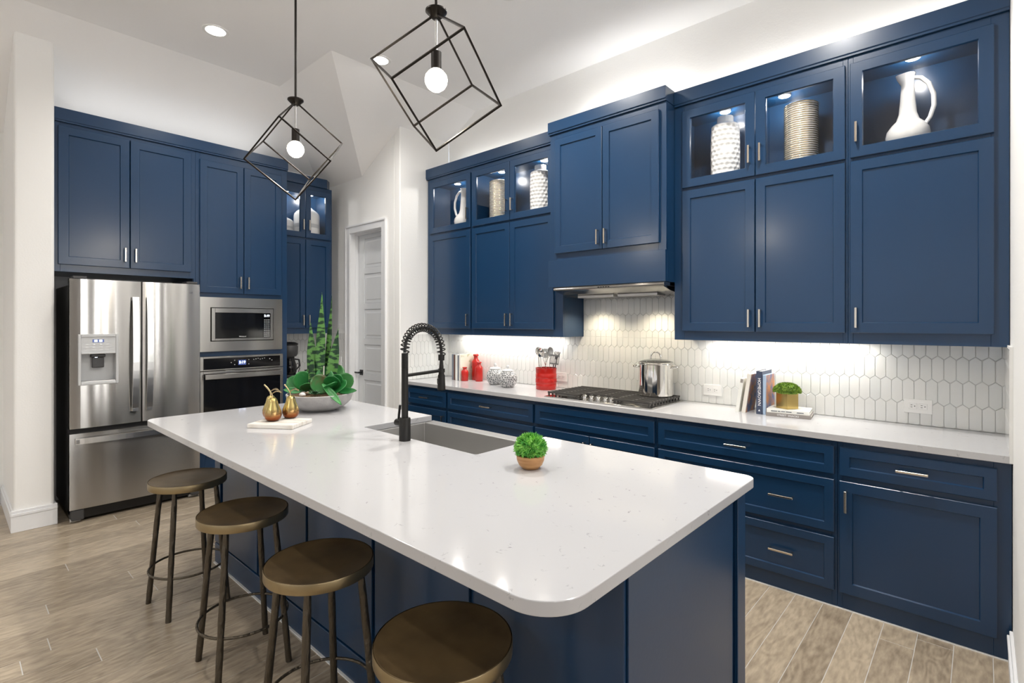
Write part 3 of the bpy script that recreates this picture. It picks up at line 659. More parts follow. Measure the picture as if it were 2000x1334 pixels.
for k_ in range(n):
    p0, p1 = .665 + .80 * k_ / n, .665 + .80 * (k_ + 1) / n; d0, d1_ = [.088 + .022 * math.sin(math.pi * (p - .665) / .80) ** .8 for p in (p0, p1)]
    b.add([(p0, d0 - .012, .594), (p1, d1_ - .012, .594), (p1, d1_, .594), (p0, d0, .594), (p0, d0 - .012, .636), (p1, d1_ - .012, .636), (p1, d1_, .636), (p0, d0, .636)], [(0, 3, 2, 1), (4, 5, 6, 7), (0, 1, 5, 4), (2, 3, 7, 6)] + ([(3, 0, 4, 7)] if k_ == 0 else []) + ([(1, 2, 6, 5)] if k_ == n - 1 else []))
b.box(.668, .69, .058, .092, .60, .63); b.box(1.44, 1.462, .058, .092, .60, .63); b.build('handle', 'handle_steel', df, smooth=35)
# dispenser
b = MB(fr)
for a0, a1, z0, z1 in ((.681, .699, 1.030, 1.412), (.907, .925, 1.030, 1.412), (.699, .907, 1.030, 1.048), (.699, .907, 1.390, 1.412), (.699, .907, 1.262, 1.276)): b.box(a0, a1, .066, .086, z0, z1)
b.build('dispenser_bezel', 'plastic_grey', dl, bev=.004, seg=2)
b = MB(fr); b.box(.699, .907, .066, .080, 1.276, 1.390); cp = b.build('dispenser_panel', 'plastic_grey', dl)
MB(fr).box(.765, .835, .080, .0812, 1.350, 1.372).build('display', 'lcdback', cp)
for a in (.776, .806): MB(fr).box(a, a + .018, .0812, .0816, 1.354, 1.368).build('display_digits', 'lcd', cp)
b = MB(fr)
for r_ in range(3):
    for c_ in range(4): b.box(.722 + c_ * .043, .740 + c_ * .043, .080, .0808, 1.290 + r_ * .021, 1.297 + r_ * .021)
b.build('panel_marks', 'steel_matte', cp)
b = MB(fr); b.box(.699, .907, .003, .008, 1.048, 1.262); b.box(.697, .699, .008, .066, 1.048, 1.262); b.box(.907, .909, .008, .066, 1.048, 1.262); b.box(.699, .907, .008, .066, 1.2615, 1.2635); b.build('dispenser_recess', 'plastic_grey', dl)
MB(fr).box(.699, .907, .008, .078, 1.0445, 1.058).build('drip_tray', 'steel_matte', dl, bev=.002)
b = MB(fr); b.box(.760, .850, .012, .050, 1.235, 1.260); b.box(.768, .842, .030, .045, 1.155, 1.235); b.build('paddle', 'darkgrey', dl, bev=.006, seg=2)
MB(fr).box(.785, .80, .040, .048, 1.2335, 1.236).build('dispenser_lamp', 'lcd', dl)
text('Whirlpool', .026, fr(1.385, .0665, 1.755), (0, 1, 0), (0, 0, 1), 'textdark', dr)
b = MB(fr); b.box(.66, 1.48, -.04, .02, .022, .10); b.build('toe_grille', 'black', t, bev=.004)
for a in (.645, 1.43): MB(fr).box(a, a + .075, -.10, .058, .022, .100).build('hinge_foot', 'darkgrey', t, bev=.006)
for a in (.675, 1.455): MB(fr).lathe([(.018, -.03), (.018, .03)], 14, (a, .0, .0185), 'x').build('roller', 'white_satin', t)
for a in (.655, 1.40): MB(fr).box(a, a + .085, -.09, .045, 1.8285, 1.850).build('hinge_cover', 'darkgrey', t, bev=.005)
# ------------------------------------------------------------------ microwave
fr = FL(XT)
t = thing('microwave', 'built-in stainless microwave with wide trim above the oven', 'microwave', (-5.40, 1.909, 1.238))
b = MB(fr)
for a0, a1, z0, z1 in ((1.543, 1.627, 1.238, 1.730), (2.189, 2.274, 1.238, 1.730), (1.627, 2.189, 1.238, 1.329), (1.627, 2.189, 1.638, 1.730)): b.box(a0, a1, .0006, .022, z0, z1)
b.build('trim_frame', 'steel', t)
MB(fr).box(1.560, 2.256, -.40, -.021, 1.245, 1.725).build('body', 'black', t)
b = MB(fr)
for a0, a1, z0, z1 in ((1.634, 1.664, 1.336, 1.631), (2.158, 2.182, 1.336, 1.631), (1.664, 2.158, 1.336, 1.354), (1.664, 2.158, 1.592, 1.631)): b.box(a0, a1, -.018, .030, z0, z1)
dm = b.build('door', 'steel', t, bev=.001)
MB(fr).box(1.665, 2.084, -.018, .026, 1.355, 1.591).build('window', 'blackglass', dm)
cpn = MB(fr).box(2.0855, 2.157, -.018, .027, 1.355, 1.591).build('control_panel', 'blackglass', t)
text('5:19', .030, fr(2.122, .0275, 1.565), (0, 1, 0), (0, 0, 1), 'lcd', cpn, name='clock_digits')
b = MB(fr)
for r_ in range(9):
    for c_ in range(3): b.box(2.097 + c_ * .019, 2.109 + c_ * .019, .027, .0276, 1.366 + r_ * .0195, 1.373 + r_ * .0195)
b.build('keypad_marks', 'plastic_grey', cpn)
text('Whirlpool', .015, fr(1.90, .0265, 1.370), (0, 1, 0), (0, 0, 1), 'textwhite', dm)
# ------------------------------------------------------------------ wall oven
t = thing('wall_oven', 'built-in wall oven with black glass door under the microwave', 'oven', (-5.40, 1.909, .366))
MB(fr).box(1.560, 2.256, -.52, -.021, .372, 1.188).build('body', 'black', t)
b = MB(fr)
for a0, a1, z0, z1 in ((1.541, 1.568, 1.066, 1.1925), (2.250, 2.276, 1.066, 1.1925), (1.568, 2.250, 1.176, 1.1925), (1.568, 2.250, 1.066, 1.076)): b.box(a0, a1, .0006, .030, z0, z1)
b.build('control_frame', 'steel', t, bev=.001)
cpn = MB(fr).box(1.5685, 2.2495, .0006, .027, 1.0765, 1.1755).build('control_panel', 'blackglass', t)
MB(fr).box(1.862, 1.930, .027, .0276, 1.104, 1.150).build('display', 'lcdback', cpn)
text('5:19', .034, fr(1.896, .0278, 1.128), (0, 1, 0), (0, 0, 1), 'lcd', cpn, name='clock_digits')
b = MB(fr)
for a, z in ((1.80, 1.13), (1.83, 1.15), (1.83, 1.11), (1.955, 1.15), (1.955, 1.11)) + tuple((2.0 + .02 * q, 1.15 + .004 * (q % 3)) for q in range(6)) + ((2.15, 1.15), (2.17, 1.135)): b.box(a - .004, a + .004, .027, .0275, z - .003, z + .003)
b.build('panel_marks', 'plastic_grey', cpn)
b = MB(fr)
for a0, a1, z0, z1 in ((1.541, 1.568, .368, 1.060), (2.250, 2.276, .368, 1.060), (1.568, 2.250, 1.038, 1.060), (1.568, 2.250, .368, .40)): b.box(a0, a1, .0006, .034, z0, z1)
dm = b.build('door', 'steel', t, bev=.001)
MB(fr).box(1.5685, 2.2495, .0006, .031, .4005, 1.0375).build('window', 'blackglass', dm)
b = MB(fr); b.box(1.568, 2.250, .070, .082, .992, 1.036); b.box(1.575, 1.60, .031, .071, 1.00, 1.03); b.box(2.218, 2.243, .031, .071, 1.00, 1.03); b.build('handle', 'steel', dm, bev=.002)
# ------------------------------------------------------------------ coffee maker and small black bowl on the short worktop
t = thing('coffee_maker', 'black drip coffee maker on the short worktop beside the oven cabinet', 'coffee maker', (-5.52, 2.50, .914), local=True)
b = MB(); b.box(-.10, .11, -.085, .085, 0, .035); b.box(-.10, -.02, -.085, .085, .035, .36); b.build('body', 'black', t, bev=.010, seg=2)
b = MB(); b.lathe([(.070, .225), (.085, .25), (.088, .33), (.078, .345)], 28, (.030, 0, 0)); b.build('brew_basket', 'darkgrey', t, smooth=40)
MB().lathe([(.092, .3455), (.094, .362), (.06, .376), (.02, .38)], 28, (.020, 0, 0)).build('lid', 'black', t, smooth=40)
o = MB().lathe([(.060, .037), (.070, .06), (.072, .12), (.055, .18), (.048, .205)], 28, (.038, 0, 0)).build('carafe', 'blackglass', t, smooth=50)
MB().tube([(.038, .050, .195), (.045, .100, .185), (.048, .108, .12), (.042, .064, .075)], .009, 8).build('carafe_handle', 'black', o, smooth=60)
MB().tube([(-.07, .085, .10), (-.06, .14, .14), (-.07, .16, .08), (-.09, .15, .02), (-.12, .17, .008), (-.2, .2, .008)], .004, 6).build('cord', 'black', t, smooth=60)
t = thing('bowl', 'small black bowl on the short worktop by the coffee maker', 'bowl', (-5.60, 2.80, .914), local=True)
MB().lathe([(.035, 0), (.045, .003), (.075, .055), (.072, .055), (.042, .008), (.0, .007)], 28, cap1=False).build('bowl_shell', 'black', t, smooth=50)
# bottles in the corner cabinet
def bottle(label, x, y, z, r, hb, ht, group):
    t = thing('bottle_vase', label, 'vase', (x, y, z), group=group, local=True)
    MB().lathe([(r * .92, 0), (r, .008), (r, hb * .80), (r * .96, hb * .90), (r * .80, hb * 1.0), (r * .52, hb * 1.10), (r * .30, hb * 1.20), (r * .22, hb * 1.32), (r * .20, ht - .015), (r * .26, ht)], 40, cap1=False).build('glazed_body', 'white_gloss', t, smooth=50)
    MB().lathe([(r + .0006, hb * .30), (r + .0006, hb * .46)], 40, cap0=False, cap1=False).build('grey_band', 'plastic_grey', t, smooth=50)
bottle('short white bottle vase half hidden at the left of the corner cabinet', -5.632, 2.492, 2.475, .110, .150, .280, 'white bottle vases')
bottle('tall white bottle vase behind the right glass of the corner cabinet', -5.634, 2.765, 2.475, .138, .270, .415, 'white bottle vases')
# ------------------------------------------------------------------ island
IX0, IX1, IY0, IY1 = -3.758, -.634, .8254, 2.0826
SX0, SX1, SY0 = -2.575, -1.662, 1.593                     # sink notch, open at the far edge
poly = [(IX0, IY0), (IX1, IY0), (IX1, IY1), (SX1, IY1), (SX1, SY0), (SX0, SY0), (SX0, IY1), (IX0, IY1)]
pr_ = rounded(poly, [.075, .118, .045, .004, .012, .012, .004, .07], 16)
tag(MB().prism(pr_, .880, .914).build('worktop', 'quartz', None, bev=.0025, seg=2, smooth=18, loc=(-2.2, 1.45, .88)), 'big white quartz island worktop with rounded corners', 'worktop')
BX0, BX1, BY0, BY1 = -3.555, -.666, 1.1646, 2.003
t = thing('kitchen_island', 'blue panelled kitchen island base under the big white worktop', 'island', (-2.11, 1.6, 0))
b = MB(); b.box(BX0, BX1, BY0, BY0 + .02, .006, .8795); b.box(BX1 - .02, BX1, BY0 + .02, BY1, .006, .8795); b.box(BX0, BX0 + .02, BY0 + .02, BY1, .006, .8795)
b.box(BX0 + .02, SX0 - .03, BY1 - .02, BY1, .006, .8795); b.box(SX1 + .03, BX1 - .02, BY1 - .02, BY1, .006, .8795); b.box(SX0 - .03, SX1 + .03, BY1 - .02, BY1, .006, .60)
b.build('frame', 'navy', t)
xs = [-3.440, -2.910, -2.349, -1.792, -1.2255, -.6545]
for i in range(5): MB().box(xs[i] + .012, xs[i + 1] - .012, BY0 - .012, BY0 - .0005, .134, .872).build('panel', 'navy', t, bev=.0015)
MB().box(BX0, -3.465, BY0 - .016, BY0 - .0005, .134, .8795).build('corner_post', 'navy', t, bev=.002)
MB().box(BX0, BX1, BY0 - .016, BY0 - .0005, .006, .126).build('skirting', 'navy', t, bev=.003)
b = MB(); b.box(BX0, BX1, BY0 - .024, BY0 - .001, .0002, .0055); b.box(BX1 - .01, BX1 + .006, BY0, BY1, .0002, .0055); b.build('base_seal', 'white_satin', t)
MB().box(BX1 + .0005, BX1 + .006, BY0, 1.900, .006, .8795).build('end_panel', 'navy', t, bev=.001)
MB().box(BX1 + .0005, BX1 + .016, 1.925, BY1, .006, .8795).build('corner_post', 'navy', t, bev=.002)
fb = FB(BY1)
for a0, a1, z0, z1 in ((-3.53, -3.10, .1, .86), (-3.09, -2.63, .1, .86), (-2.60, -2.125, .1, .59), (-2.115, -1.64, .1, .59), (-1.61, -1.16, .1, .86), (-1.15, -.70, .1, .86)):
    door(fb, a0, a1, z0, z1, t, d=.0005, hand=(a1 - .03 if (a0 * 10) % 2 < 1 else a0 + .03, z1 - .1, True))
# farmhouse sink
t = thing('sink', 'stainless apron-front sink set into the island worktop', 'sink', (-2.118, 1.85, .62))
b = MB(); sx0, sx1, sy0, sy1, zt, zb = SX0 - .012, SX1 + .012, SY0 - .012, 2.104, .8785, .655
ix0, ix1, iy0, iy1 = SX0 + .004, SX1 - .004, SY0 + .004, 2.022
def rect(x0, x1, y0, y1, z): return [(x0, y0, z), (x1, y0, z), (x1, y1, z), (x0, y1, z)]
rs = [rect(sx0, sx1, sy0, sy1, zb - .012), rect(sx0, sx1, sy0, sy1, zt), rect(ix0, ix1, iy0, iy1, zt), rect(ix0 + .006, ix1 - .006, iy0 + .006, iy1 - .006, zb + .014), rect(ix0 + .02, ix1 - .02, iy0 + .02, iy1 - .02, zb)]
fs = [(4 * k + i, 4 * k + (i + 1) % 4, 4 * k + 4 + (i + 1) % 4, 4 * k + 4 + i) for k in range(4) for i in range(4)] + [(3, 2, 1, 0), (16, 17, 18, 19)]
b.add([p for r_ in rs for p in r_], fs); b.build('basin', 'sinksteel', t, bev=.004, seg=2)
MB().lathe([(.055, 0), (.055, .004), (.042, .004), (.035, .001)], 28, (-2.118, 1.80, zb + .0005)).build('drain', 'steel_polish', t, smooth=40)
# faucet with spring spout
t = thing('faucet', 'matte black spring-neck faucet standing behind the sink', 'faucet', (-2.124, 1.547, .914), local=True)
MB().lathe([(.0285, 0), (.0285, .110), (.026, .113)], 32).build('base', 'dark_metal', t, smooth=40)
MB().lathe([(.0165, .113), (.0165, .350)], 24).build('column', 'dark_metal', t, smooth=40)
MB().lathe([q for k_ in range(14) for q in ((.0172, .350 + k_ * .006), (.0172, .3535 + k_ * .006), (.0150, .3540 + k_ * .006), (.0150, .3557 + k_ * .006))], 24).build('ribbed_collar', 'dark_metal', t, smooth=20)
path = []; SPAN = .235; top = .512
for k_ in range(61):
    u = k_ / 60; a = math.pi * u
    yy = SPAN / 2 - SPAN / 2 * math.cos(a); zz = .436 + (.005 if u > .5 else 0) * 0 + (top + .06 - .436) * math.sin(a) ** .85 - .022 * u
    path.append(Vector((0, yy, zz)))
MB().tube(path, .0078, 10).build('hose', 'black', t, smooth=60)
hel = []; n = 60 * 14; turns = 23
for k_ in range(n + 1):
    u = k_ / n * 60; i = min(int(u), 59); f = u - i; p = path[i].lerp(path[i + 1], f); tg = (path[min(i + 1, 60)] - path[max(i - 1, 0)] if f < .5 else path[min(i + 2, 60)] - path[i]).normalized()
    s_ = Vector((1, 0, 0)); v_ = tg.cross(s_); a = 2 * math.pi * turns * k_ / n
    hel.append(p + (s_ * math.cos(a) + v_ * math.sin(a)) * .0205)
MB().tube(hel, .0032, 6).build('spring', 'dark_metal', t, smooth=60)
MB().lathe([(.0155, .385), (.0165, .388), (.0165, .412), (.0150, .416)], 24, (0, SPAN, 0)).build('hose_collar', 'dark_metal', t, smooth=40)
MB().lathe([(.0135, .325), (.0090, .385)], 20, (0, SPAN, 0)).build('neck', 'dark_metal', t, smooth=40)
sp = MB().lathe([(.0205, .228), (.0215, .232), (.0190, .305), (.0150, .312), (.0145, .325)], 28, (0, SPAN, 0)).build('spray_head', 'dark_metal', t, smooth=40)
MB().box(-.006, .006, SPAN - .026, SPAN - .017, .262, .292).build('spray_button', 'black', sp, bev=.002)
b = MB(); b.tube([(0, .012, .322), (0, SPAN - .016, .331)], .0085, 10); b.lathe([(.0185, .322), (.0185, .341)], 24, (0, SPAN, 0)); b.build('support_arm', 'dark_metal', t, smooth=40)
lv = MB().lathe([(.0175, -.068), (.0175, -.020)], 20, (0, 0, .083), 'x').build('lever_hub', 'dark_metal', t, smooth=40)
MB().tube([(-.052, 0, .092), (-.046, -.002, .125), (-.034, -.004, .172)], .0062, 10).build('lever', 'dark_metal', lv, smooth=40)
# ------------------------------------------------------------------ bar stools
def stool():
    t = thing('bar_stool', '', 'stool', (0, 0, 0), local=True, group='round bronze bar stools along the island')
    MB().lathe([(.150, .632), (.176, .632), (.181, .637), (.181, .664), (.178, .668), (.174, .6675), (.168, .6655), (.10, .6645), (.0, .6640)], 56, cap1=False).build('seat', 'bronze_seat', t, smooth=35)
    MB().lathe([(.1815, .6335), (.1825, .636), (.1825, .6655), (.1815, .668)], 56, cap0=False, cap1=False).build('rim_band', 'bronze_rim', t, smooth=35)
    for q, r_ in ((-1, -1), (1, -1), (-1, 1), (1, 1)):
        n = 9; pts = [(q * (.098 + .044 * k_ / n), r_ * (.098 + .044 * k_ / n), .632 * (1 - k_ / n)) for k_ in range(n + 1)]
        rr = [.0135 + .0008 * math.sin(k_ * 2.7 + q) for k_ in range(n + 1)]; rr[0] = .0115
        MB().tube(pts, rr, 10).build('leg', 'hammered', t, smooth=50)
    MB().tube([(.178 * math.cos(a * math.pi / 28), .178 * math.sin(a * math.pi / 28), .205) for a in range(56)], .0058, 8, closed=True).build('foot_ring', 'hammered', t, smooth=60)
    return t
st = stool()
lab = ['round bronze bar stool farthest from the camera, nearest the refrigerator', 'second round bronze bar stool counted from the refrigerator', 'third round bronze bar stool counted from the refrigerator', 'round bronze bar stool closest to the camera at the island corner']
for i, (x, y, a) in enumerate(((-3.165, .893, 4), (-2.425, .900, -3), (-1.722, .893, 2), (-1.052, .890, -2))):
    o = st if i == 0 else copy_tree(st)
    o.location = (x, y, .0); o.rotation_euler = (0, 0, R(a)); o['label'] = lab[i]
# ------------------------------------------------------------------ pendants
def pendant():
    t = thing('pendant_light', '', 'lamp', (0, 0, 0), local=True, group='open cube pendants over the island')
    TZ = 0; s = .31; h = s * math.sqrt(2 / 3); dz = s / math.sqrt(3)
    e3 = [Vector((h * math.cos(a), h * math.sin(a), -dz)) for a in (0, R(120), R(240))]
    o3 = Vector((0, 0, 0)); V = {(): o3}
    for i in range(3):
        V[(i,)] = e3[i]
        for j in range(i + 1, 3): V[(i, j)] = e3[i] + e3[j]
    V[(0, 1, 2)] = sum(e3, Vector())
    for ks in list(V):
        for i in range(3):
            if i in ks: continue
            kt = tuple(sorted(ks + (i,))); p, q = V[ks], V[kt]; d = (q - p).normalized()
            MB().tube([p - d * .003, q + d * .003], .0052, 4).build('frame_bar', 'lamp_metal', t)
    MB().lathe([(.008, -.022), (.016, -.020), (.030, -.006), (.042, .006), (.042, .012), (.010, .020)], 28).build('cap', 'lamp_metal', t, smooth=40)
    MB().lathe([(.0062, .015), (.0062, ZC - 2.712 - .02)], 14).build('rod', 'lamp_metal', t, smooth=40)
    MB().lathe([(.06, ZC - 2.712 - .022), (.062, ZC - 2.712 - .001)], 32).build('canopy', 'lamp_metal', t, smooth=40)
    MB().lathe([(.0052, -.150), (.0052, -.020)], 12).build('stem', 'steel_matte', t, smooth=40)
    MB().lathe([(.0205, -.222), (.0205, -.152), (.012, -.148)], 24).build('socket', 'lamp_metal', t, smooth=40)
    MB().lathe([(.001, -.306), (.018, -.302), (.033, -.291), (.042, -.275), (.0445, -.260), (.041, -.243), (.030, -.229), (.017, -.218), (.016, -.2225)], 28).build('bulb', 'bulb', t, smooth=60)
    return t
pd = pendant(); pd.location = (-1.587, 1.305, 2.712); pd.rotation_euler = (0, 0, R(-17)); pd['label'] = 'black wire cube pendant nearer the camera over the island'
p2 = copy_tree(pd, loc=(-2.791, 1.306, 2.712), rz=R(77.3)); p2['label'] = 'black wire cube pendant nearer the refrigerator wall'
for x, y in ((-1.587, 1.305), (-2.791, 1.306)): point('pendant_lamp', (x, y, 2.712 - .345), 7, (1, .90, .76), .045)
# ------------------------------------------------------------------ recessed ceiling lights
for x, y, lb in ((-4.307, 1.397, 'lit recessed ceiling light above the refrigerator'), (-3.765, 2.488, 'lit recessed ceiling light by the sloped ceiling corner'),
                 (-2.35, 2.55, 'recessed ceiling light above the aisle left of the cooktop'), (-.75, 2.50, 'recessed ceiling light above the aisle at the right end'), (-2.4, .2, 'recessed ceiling light above the stools'),
                 (.36, 1.76, 'recessed ceiling light beyond the right-hand wall end'), (-3.05, -3.1, 'recessed ceiling light near the rear windows, left'), (-.70, -3.3, 'recessed ceiling light near the rear windows, right')):
    t = thing('recessed_light', lb, 'light', (x, y, ZC), group='recessed ceiling lights')
    MB().lathe([(.065, -.003), (.088, -.006), (.092, -.0005)], 36, (x, y, ZC), cap0=False, cap1=False).build('trim_ring', 'white_satin', t, smooth=40)
    MB().lathe([(.067, -.004), (.067, -.001)], 36, (x, y, ZC)).build('lens', 'canlens', t)
    spot('ceiling_lamp', (x, y, ZC - .02), 170 if 'aisle' in lb else (190 if 'rear' in lb else 75), 150, .8, (1, .96, .90), .075)
# ------------------------------------------------------------------ cooktop
t = thing('cooktop', 'five-burner gas cooktop with black grates set in the worktop', 'cooktop', (-2.1, 3.445, .914))
MB().box(-2.557, -1.643, 3.190, 3.700, .9143, .9225).build('tray', 'steel', t, bev=.003, seg=2)
MB().box(-2.540, -1.660, 3.290, 3.690, .9225, .9245).build('well', 'castiron', t)
for x, y, r_ in ((-2.40, 3.35, .038), (-2.40, 3.57, .045), (-2.10, 3.50, .055), (-1.80, 3.35, .038), (-1.80, 3.57, .045)):
    o = MB().lathe([(r_, .9245), (r_, .934), (r_ * .8, .936)], 28, (x, y, 0)).build('burner', 'steel_matte', t, smooth=40)
    MB().lathe([(r_ * .82, .936), (r_ * .82, .942), (r_ * .7, .944)], 28, (x, y, 0)).build('burner_cap', 'castiron', o, smooth=40)
def grate(x0, x1, y0, y1):
    b = MB(); z0, z1 = .944, .957; w_ = .0055
    for x in (x0 + w_, (x0 + x1) / 2, x1 - w_): b.box(x - w_, x + w_, y0, y1, z0, z1)
    n = int((y1 - y0) / .045)
    for k_ in range(n + 1):
        y = y0 + w_ + (y1 - y0 - 2 * w_) * k_ / n
        b.box(x0 - .004, x1 + .004, y - .0048, y + .0048, z0 + .001, z1 + .0015)
    for x in (x0 + w_, x1 - w_):
        for k_ in range(n + 1):
            y = y0 + w_ + (y1 - y0 - 2 * w_) * k_ / n; b.box(x - w_, x + w_, y - .0055, y + .0055, .9248, z0)
    return b.build('grate', 'castiron', t)
grate(-2.535, -2.258, 3.215, 3.685); grate(-2.248, -1.952, 3.335, 3.685); grate(-1.942, -1.665, 3.215, 3.685)
for x in (-2.215, -2.155, -2.095, -2.035, -1.985):
    o = MB().lathe([(.022, .9225), (.022, .930), (.0175, .932), (.0165, .952), (.015, .954)], 24, (x, 3.255, 0)).build('knob', 'steel_polish', t, smooth=35)
    MB().box(x - .0035, x + .0035, 3.238, 3.272, .953, .9605).build('knob_grip', 'steel_polish', o, bev=.001)
# stock pot
t = thing('stock_pot', 'polished steel stock pot with glass lid on the right rear burner', 'pot', (-1.80, 3.575, .9590), local=True)
b = MB().lathe([(.118, 0), (.125, .006), (.125, .232), (.130, .236), (.128, .240), (.121, .236), (.121, .010), (.0, .008)], 56, cap1=False).build('body', 'steel_polish', t, smooth=40)
ld = MB().lathe([(.128, .2405), (.129, .246), (.122, .250), (.08, .264), (.03, .271), (.001, .272)], 48, cap0=False).build('lid', 'lidglass', t, smooth=50)
MB().lathe([(.122, .2408), (.1315, .2410), (.1315, .2475), (.124, .2495)], 48, cap0=False, cap1=False).build('lid_rim', 'steel_polish', ld, smooth=50)
MB().tube([(-.036 * math.cos(a * math.pi / 14) * (1 if 1 else 1), 0, .270 + .052 * math.sin(a * math.pi / 14) ** .7) for a in range(15)], .0052, 8).build('lid_handle', 'steel_polish', ld, smooth=60)
for q in (-1, 1):
    MB().tube([(q * (.120 + .048 * math.sin(a * math.pi / 12) ** .6), -.045 * math.cos(a * math.pi / 12), .212 + .006 * math.sin(a * math.pi / 12)) for a in range(13)], .0055, 8).build('side_handle', 'steel_polish', t, smooth=60)
t.rotation_euler = (0, 0, R(18))
# ------------------------------------------------------------------ red crock with utensils
CX_, CY_ = -2.845, 3.580
t = thing('utensil_crock', 'glossy red ceramic utensil crock left of the cooktop', 'crock', (CX_, CY_, .914), local=True)
pf = [(.086, 0), (.090, .004), (.091, .05), (.0905, .052), (.0925, .056), (.0925, .092), (.0905, .096), (.091, .10), (.0925, .104), (.0925, .135), (.0905, .139), (.091, .145), (.093, .186), (.0945, .190), (.088, .190), (.085, .15), (.084, .02), (.0, .015)]
MB().lathe(pf, 56, cap1=False).build('crock_shell', 'red', t, smooth=45)
for r_ in range(3):
    b = MB()
    for k_ in range(28):
        a = 2 * math.pi * k_ / 28; z = .058 + r_ * .012
        b.lathe([(.0025, -.002), (.0018, .002)], 6, (.0928 * math.cos(a), .0928 * math.sin(a), z + .01), 'z')
    b.build('bead_row', 'red', t)
def utensil(name, label, base, tip, headfn, hm='steel_polish', hr=.0055, headm='steel_polish'):
    b0 = Vector((CX_, CY_, .914)) + Vector(base); t0 = Vector((CX_, CY_, .914)) + Vector(tip)
    t = thing(name, label, 'utensil', tuple(b0), group='utensils in the red crock')
    MB().tube([b0, b0.lerp(t0, .5), t0], [hr, hr * .9, hr * .75], 8).build('shaft', hm, t, smooth=60)
    d = (t0 - b0).normalized(); s_ = d.cross(Vector((.67, -.74, 0))).normalized(); n_ = s_.cross(d)   # s_ across the view
    headfn(t, t0, d, s_, n_, headm)
def plate(t, o, d, s_, n_, outline, m, th=.0018, cup=0, name='head'):
    b = MB(); n = len(outline)
    P = lambda u, v, w_: tuple(o + d * v + s_ * u + n_ * (w_ + cup * (u * u) * 8))
    b.add([P(u, v, -th) for u, v in outline] + [P(u, v, th) for u, v in outline], [tuple(range(n))[::-1], tuple(range(n, 2 * n))] + [(i, (i + 1) % n, n + (i + 1) % n, n + i) for i in range(n)]); return b.build(name, m, t)
def spoon(w_, l, dep):
    def f(t, o, d, s_, n_, m):
        b = MB(); nu, nv = 10, 8; vs = []; fs = []
        for i in range(nu + 1):
            u = i / nu; ww = w_ * math.sqrt(max(1 - (2 * u - 1) ** 2, .02))
            for j in range(nv + 1):
                v = 2 * j / nv - 1; vs.append(tuple(o + d * (l * u - .004) + s_ * (ww * v) - n_ * (dep * (1 - v * v) * (1 - (2 * u - 1) ** 2))))
        for i in range(nu):
            for j in range(nv): fs.append((i * (nv + 1) + j, i * (nv + 1) + j + 1, (i + 1) * (nv + 1) + j + 1, (i + 1) * (nv + 1) + j))
        o_ = b.add(vs, fs).build('head', m, t, smooth=70); md = o_.modifiers.new('thick', 'SOLIDIFY'); md.thickness = .002
    return f
def turner(t, o, d, s_, n_, m):
    b = MB(); W, Lh = .040, .088
    def bx(u0, u1, v0, v1):
        b.add([tuple(o + d * v + s_ * u + n_ * w_) for w_ in (-.001, .001) for u, v in ((u0, v0), (u1, v0), (u1, v1), (u0, v1))], [(0, 3, 2, 1), (4, 5, 6, 7), (0, 1, 5, 4), (1, 2, 6, 5), (2, 3, 7, 6), (3, 0, 4, 7)])
    bx(-W, W, 0, .012); bx(-W, W, Lh - .014, Lh)
    for k_ in range(7): u = -W + (2 * W - .006) * k_ / 6; bx(u, u + .006, .012, Lh - .014)
    b.build('head', m, t)
def whisk(t, o, d, s_, n_, m):
    b = MB()
    for k_ in range(5):
        a = math.pi * k_ / 5; q = s_ * math.cos(a) + n_ * math.sin(a)
        b.tube([o + d * (.115 * math.sin(math.pi * u / 16) ** .8 if u <= 8 else .115 * math.sin(math.pi * u / 16) ** .8) + q * (.030 * math.sin(2 * math.pi * (u / 16)) * (1 if 1 else 1)) for u in range(17)], .0011, 5)
    b.build('wires', m, t, smooth=60)
def fork(t, o, d, s_, n_, m):
    b = MB(); b.tube([o, o + d * .03], .012, 8)
    for k_ in range(5):
        u = -.022 + .011 * k_; b.tube([o + d * .025 + s_ * u * .6, o + d * .055 + s_ * u, o + d * .07 + s_ * u + n_ * .02], .003, 6)
    b.build('head', m, t, smooth=60)
utensil('serving_spoon', 'steel spoon at the left of the red crock', (-.045, -.02, .03), (-.062, -.03, .300), spoon(.024, .075, .012))
utensil('ladle', 'upright steel ladle in the middle of the red crock', (-.012, -.045, .03), (-.022, -.048, .285), spoon(.032, .085, .022))
utensil('slotted_spoon', 'darker steel spoon behind the ladle in the red crock', (.008, .03, .03), (.014, .040, .290), spoon(.027, .085, .010), headm='steel_matte')
utensil('whisk', 'wire whisk among the spoons in the red crock', (.024, -.030, .03), (.026, -.042, .215), whisk)
utensil('grater', 'flat steel grater standing at the back of the red crock', (-.035, .045, .03), (-.045, .052, .270), lambda t, o, d, s_, n_, m: plate(t, o, d, s_, n_, [(-.024, 0), (.024, 0), (.024, .085), (-.024, .085)], m), headm='steel_matte')
utensil('pasta_fork', 'black pasta fork leaning right in the red crock', (.035, .045, .03), (.070, .056, .262), fork, hm='black', headm='black')
utensil('slotted_turner', 'slotted steel turner leaning out right of the red crock', (.048, .0, .03), (.088, -.004, .222), turner, hm='black', headm='steel_matte')
